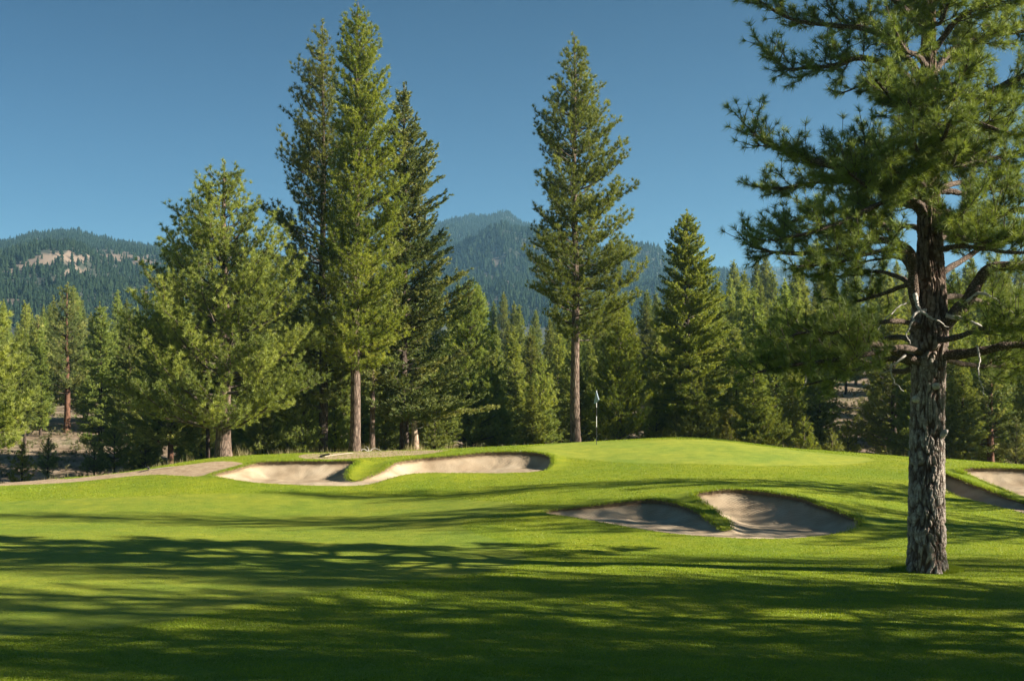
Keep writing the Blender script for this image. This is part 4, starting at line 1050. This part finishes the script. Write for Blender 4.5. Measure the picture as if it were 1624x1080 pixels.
    limb([(1450,455,0),(1425,440,1.2),(1390,432,2.0),(1340,440,2.7),(1290,436,3.1)], 5, 1.5, .45, 3.6, .9)
    limb([(1470,370,0),(1440,360,1.3),(1395,372,2.1),(1345,380,2.7),(1300,372,3)], 5, 1.5, .3, 4.4, 1.0)
    # limbs coming towards and away from the camera, hiding the middle of the trunk
    for (py, dxx, dy, r) in [(300,-60,-2.8,7),(250,30,-3.1,7),(215,-25,-2.7,6),(160,55,-2.8,6),(110,-45,-2.6,6),(60,25,-2.4,5),(10,-30,-2.2,5),(-50,20,-2,5),
                             (280,50,3.2,7),(190,-60,3.0,6),(120,60,2.8,6),(50,-40,2.5,5),(-20,50,2.3,5),(395,70,3,6),(350,-50,2.8,6),(290,40,-2.4,5),(270,-20,-2.9,5),(200,40,-2.6,5),(330,-110,-2.2,5),(375,60,-2.0,4),(345,-40,-1.8,4),(185,-70,-2.4,5),(20,50,-2.4,5),(-20,-40,-2.2,5)]:
        limb([(1472,py,0),(1472+dxx*.4,py-22,dy*.35),(1472+dxx*.8,py-28,dy*.7),(1472+dxx*1.15,py-55,dy)], r, 2, .3, 4.6, 1.05)
    # crown above the picture, a plain conical top
    for q in range(34):
        py = -60 - q * 9.5; az = q * 2.4; Rr = (2.9 * (1 - q / 36) + .4) * rg.uniform(.75, 1.1)
        P0 = hp(1472, py) - O; n = 8; s = np.linspace(0, 1, n)
        P = P0 + np.stack([np.cos(az) * Rr * s, np.sin(az) * Rr * s, Rr * (.25 * s + .25 * s ** 2)], 1)
        tube(WOOD, P, .05 * (1 - s * .7), 6); foliate(P, .25, 8, 1.0)
    # bleached dead snags
    for pp, r in [([(1451,467,-.6),(1458,482,-.7),(1469,492,-.75),(1492,505,-.75),(1514,519,-.7)], 4), ([(1469,492,-.75),(1455,499,-.8),(1447,512,-.8),(1442,530,-.8),(1442,548,-.8)], 3),
                  ([(1436,563,-.8),(1424,575,-.9),(1415,586,-.95),(1419,604,-.95),(1431,622,-.95)], 2.4), ([(1415,586,-.95),(1402,592,-1),(1396,592,-1)], 1.2),
                  ([(1300,572,-1.2),(1275,580,-1.3),(1273,602,-1.35),(1262,618,-1.35)], 2), ([(1345,560,-1),(1335,570,-1.1),(1322,573,-1.1)], 2.5),
                  ([(1549,548,-.9),(1553,575,-1),(1554,600,-1),(1562,631,-1)], 1.8), ([(1533,478,-.6),(1555,466,-.7),(1584,486,-.8),(1610,508,-.9),(1660,530,-.9)], 3.2),
                  ([(1500,500,-.4),(1530,502,-.6),(1560,517,-.7),(1600,520,-.8),(1650,516,-.8)], 4),
                  ([(1400,410,.4),(1380,425,.5),(1372,450,.5)], 1), ([(1440,480,-.3),(1415,500,-.5),(1395,530,-.6)], 1.2)]:
        limb(pp, r, .6, leaf=False, mat_=M_dead, name='dead_branch')
    # sawn knots on the trunk
    for (px, py) in [(1486, 612), (1454, 633)]:
        c = hp(px, py, -.44 if px > 1480 else -.42) - O; a = Acc()
        tube(a, [c + [0, .12, 0], c + [0, .02, 0], c + [0, -.02, 0], c + [0, -.03, 0]], [.09, .085, .07, .001], 12)
        obj('knot', a.mesh('knot'), M_dead, e)
    limb([(1494,688,-.25),(1501,689,-.35),(1509,690,-.4)], 4.5, 3.5, leaf=False, mat_=M_dead, name='branch_stub')
    obj('twigs', WOOD.mesh('twigs'), M_twig, e)
    P = np.concatenate(TP); D = np.concatenate(TD); T = np.concatenate(TT)
    print('hero tufts', len(P))
    obj('crown', crown_mesh('crown', P, D, 40, .215, .012, 99, tint=T, lo=15, hi=88, seg=.10), M_hero, e)
    return e
hero()

# ------------------------------------------------------------------ pines standing right of the picture, whose shadows cross the lawn
def side_trees():
    spots = [(15, 17.5, 15, 3), (20, 20.5, 19, 4), (26, 23.5, 22, 6), (22, 14, 17, 4), (30, 16.5, 23, 5), (36, 20.5, 24, 6), (29, 11, 20, 5), (40, 12.5, 25, 6), (45, 18, 25, 6), (16, 10.5, 13, 3), (50, 24, 26, 6), (33, 6, 22, 6), (18, 14.8, 15, 2.5), (28, 13.2, 20, 3), (35, 10.6, 22, 3.5), (34, 36, 27, 8), (33, 43.5, 21, 8), (31, 68.5, 20, 6), (40, 62.5, 22, 9)]
    m = []
    for i, (X, Y, H, zc) in enumerate(spots[:3]):
        def rf(h, az, H=22, zc=5.5):
            t = np.clip((h - zc) / (H - zc), 0, 1); return 4.3 * (1 - t) ** .7 * min(1, .6 + 2 * t) + .2
        tr = conifer(400 + i, 22, 5.5, rf, dict(SP['ponderosa'], gap=.3, ts=.27, tw=.36), .38, twigs=False)
        n, L, w, kw = NEED['ponderosa']
        a, b, c = tr.trunk.mesh('trunk'), tr.wood.mesh('limbs'), crown_mesh('crown', tr.P, tr.D, 22, .22, .028, i, tint=tr.T)
        a.materials.append(M_bark); b.materials.append(M_twig); c.materials.append(M_pine); m.append((a, b, c))
    labs = ['nearest', 'second', 'third', 'fourth', 'fifth', 'sixth', 'seventh', 'eighth', 'ninth', 'tenth', 'eleventh']
    for i, (X, Y, H, zc) in enumerate(spots):
        e = empty('roadside_pine', (X, Y, gz(min(X, 36), Y) - .1), 'tall pine right of the picture whose shadow crosses the lawn', 'pine tree', 'pines beyond the right edge')
        s = H / 22; e.scale = (s, s, s); e.rotation_euler = (0, 0, i * 1.7)
        for nm, me in zip(('trunk', 'limbs', 'crown'), m[i % 3]):
            o = bpy.data.objects.new(nm, me); C.objects.link(o); o.parent = e
side_trees()

# ------------------------------------------------------------------ flag
def flag():
    Y = 64.5; px = 946; X = (px - 812) / FPX * Y; z0 = gz(X, Y)
    ztop = CAMZ + (HORY - 620) / FPX * Y; Hh = ztop - z0
    e = empty('flagstick', (X, Y, z0), 'thin striped flagstick with a limp pale blue and white flag on the green', 'golf flag')
    white = plain_mat('white_paint', (.78, .78, .76), .4, 30, .05); dark = plain_mat('dark_paint', (.03, .03, .035), .4, 30, .1)
    def zy(py): return CAMZ + (HORY - py) / FPX * Y - z0
    segs = [(0, zy(677), dark), (zy(677), zy(660), white), (zy(660), zy(646), dark), (zy(646), Hh, white)]
    for a_, b_, m in segs:
        a = Acc(); tube(a, [[0, 0, a_], [0, 0, (a_ + b_) / 2], [0, 0, b_ - .002]], [.016] * 3, 10); obj('pole_section', a.mesh('pole_section'), m, e)
    a = Acc(); th = np.linspace(0, math.pi, 7); tube(a, np.array([[0, 0, Hh - .03 + .03 * t] for t in np.linspace(0, 2, 7)]), .03 * np.sin(th) + .001, 10); obj('finial', a.mesh('finial'), white, e)
    # limp cloth: pleated sheet hanging from the top of the pole
    nu, nv = 26, 22; V = []
    for j in range(nv):
        v = j / (nv - 1)
        for i in range(nu):
            u = i / (nu - 1)
            spread = .025 + .10 * v ** 1.1
            x = -.01 + spread * (math.sin(u * 9.0) * 1.05 + .45 * (u - .5)) ; y = -.03 - .07 * u * v + .05 * math.cos(u * 9 + v)
            z = Hh - .04 - .52 * v * (.82 + .25 * math.cos(u * 9 + 1)) - .12 * u * v
            V.append((x, y, z))
    i = (np.arange(nv - 1)[:, None] * nu + np.arange(nu - 1)[None]).ravel()
    me = new_mesh('cloth', np.array(V), [np.stack([i, i + 1, i + nu + 1, i + nu], 1)], smooth=True)
    obj('cloth', me, plain_mat('flag_cloth', (.34, .42, .52), .8, 3, .2), e)
flag()

# ------------------------------------------------------------------ bunker rakes
def rake(px, py, px2, py2, label):
    a = hit(px, py); b = hit(px2, py2); d = b - a; L = np.hypot(*d)
    if L > 2.2: b = a + d / L * 2.2
    za = gz(*a) + .04; zb = gz(*b) + .05
    e = empty('bunker_rake', (a[0], a[1], za), label, 'rake', 'bunker rakes lying on the ground')
    A = np.zeros(3); B = np.array([b[0] - a[0], b[1] - a[1], zb - za]); dr = norm(B)
    hd = Acc(); sd_ = norm(np.cross(dr, [0, 0, 1]))
    tube(hd, [A, B * .5 + [0, 0, .015], B], [.02, .019, .018], 8); obj('handle', hd.mesh('handle'), plain_mat('pale_wood', (.42, .36, .28), .6, 30, .1), e)
    h = Acc(); tube(h, [A - sd_ * .33 - [0,0,0], A - sd_ * .1 + [0, 0, .04], A + sd_ * .1 + [0, 0, .08], A + sd_ * .33 + [0, 0, .12]], [.045] * 4, 6)
    m = plain_mat('black_plastic', (.02, .02, .02), .5, 30, .1)
    obj('head', h.mesh('head'), m, e)
    t = Acc()
    for k in range(9):
        p = A + sd_ * (-.3 + .075 * k) + [0, 0, .06]; tube(t, [p, p - dr * .03 + [0, 0, .05], p - dr * .05 + [0, 0, .1]], [.012, .011, .008], 4)
    obj('teeth', t.mesh('teeth'), m, e)
rake(236, 746.5, 277, 741.5, 'pale handled rake lying on the sandy path at far left')
rake(515, 725, 560, 719.5, 'pale handled rake with dark head lying behind the two left bunkers')

# ------------------------------------------------------------------ haze
def haze():
    x0, x1, y0, y1, z0, z1 = -3700, 3700, -80, 5200, -12, 372
    V = np.array([(x, y, z) for x in (x0, x1) for y in (y0, y1) for z in (z0, z1)], float)
    F = np.array([(0, 1, 3, 2), (4, 6, 7, 5), (0, 4, 5, 1), (2, 3, 7, 6), (0, 2, 6, 4), (1, 5, 7, 3)])
    m = bpy.data.materials.new('haze'); m.use_nodes = True; n = m.node_tree.nodes; n.clear()
    v = n.new('ShaderNodeVolumePrincipled'); v.inputs['Color'].default_value = (.34, .68, 1, 1); v.inputs['Density'].default_value = .00015; v.inputs['Anisotropy'].default_value = .2
    o = n.new('ShaderNodeOutputMaterial'); m.node_tree.links.new(v.outputs[0], o.inputs['Volume'])
    tag(obj('haze', new_mesh('haze', V, [F]), m), 'thin blue air haze over the valley', 'haze', kind='stuff')
haze()
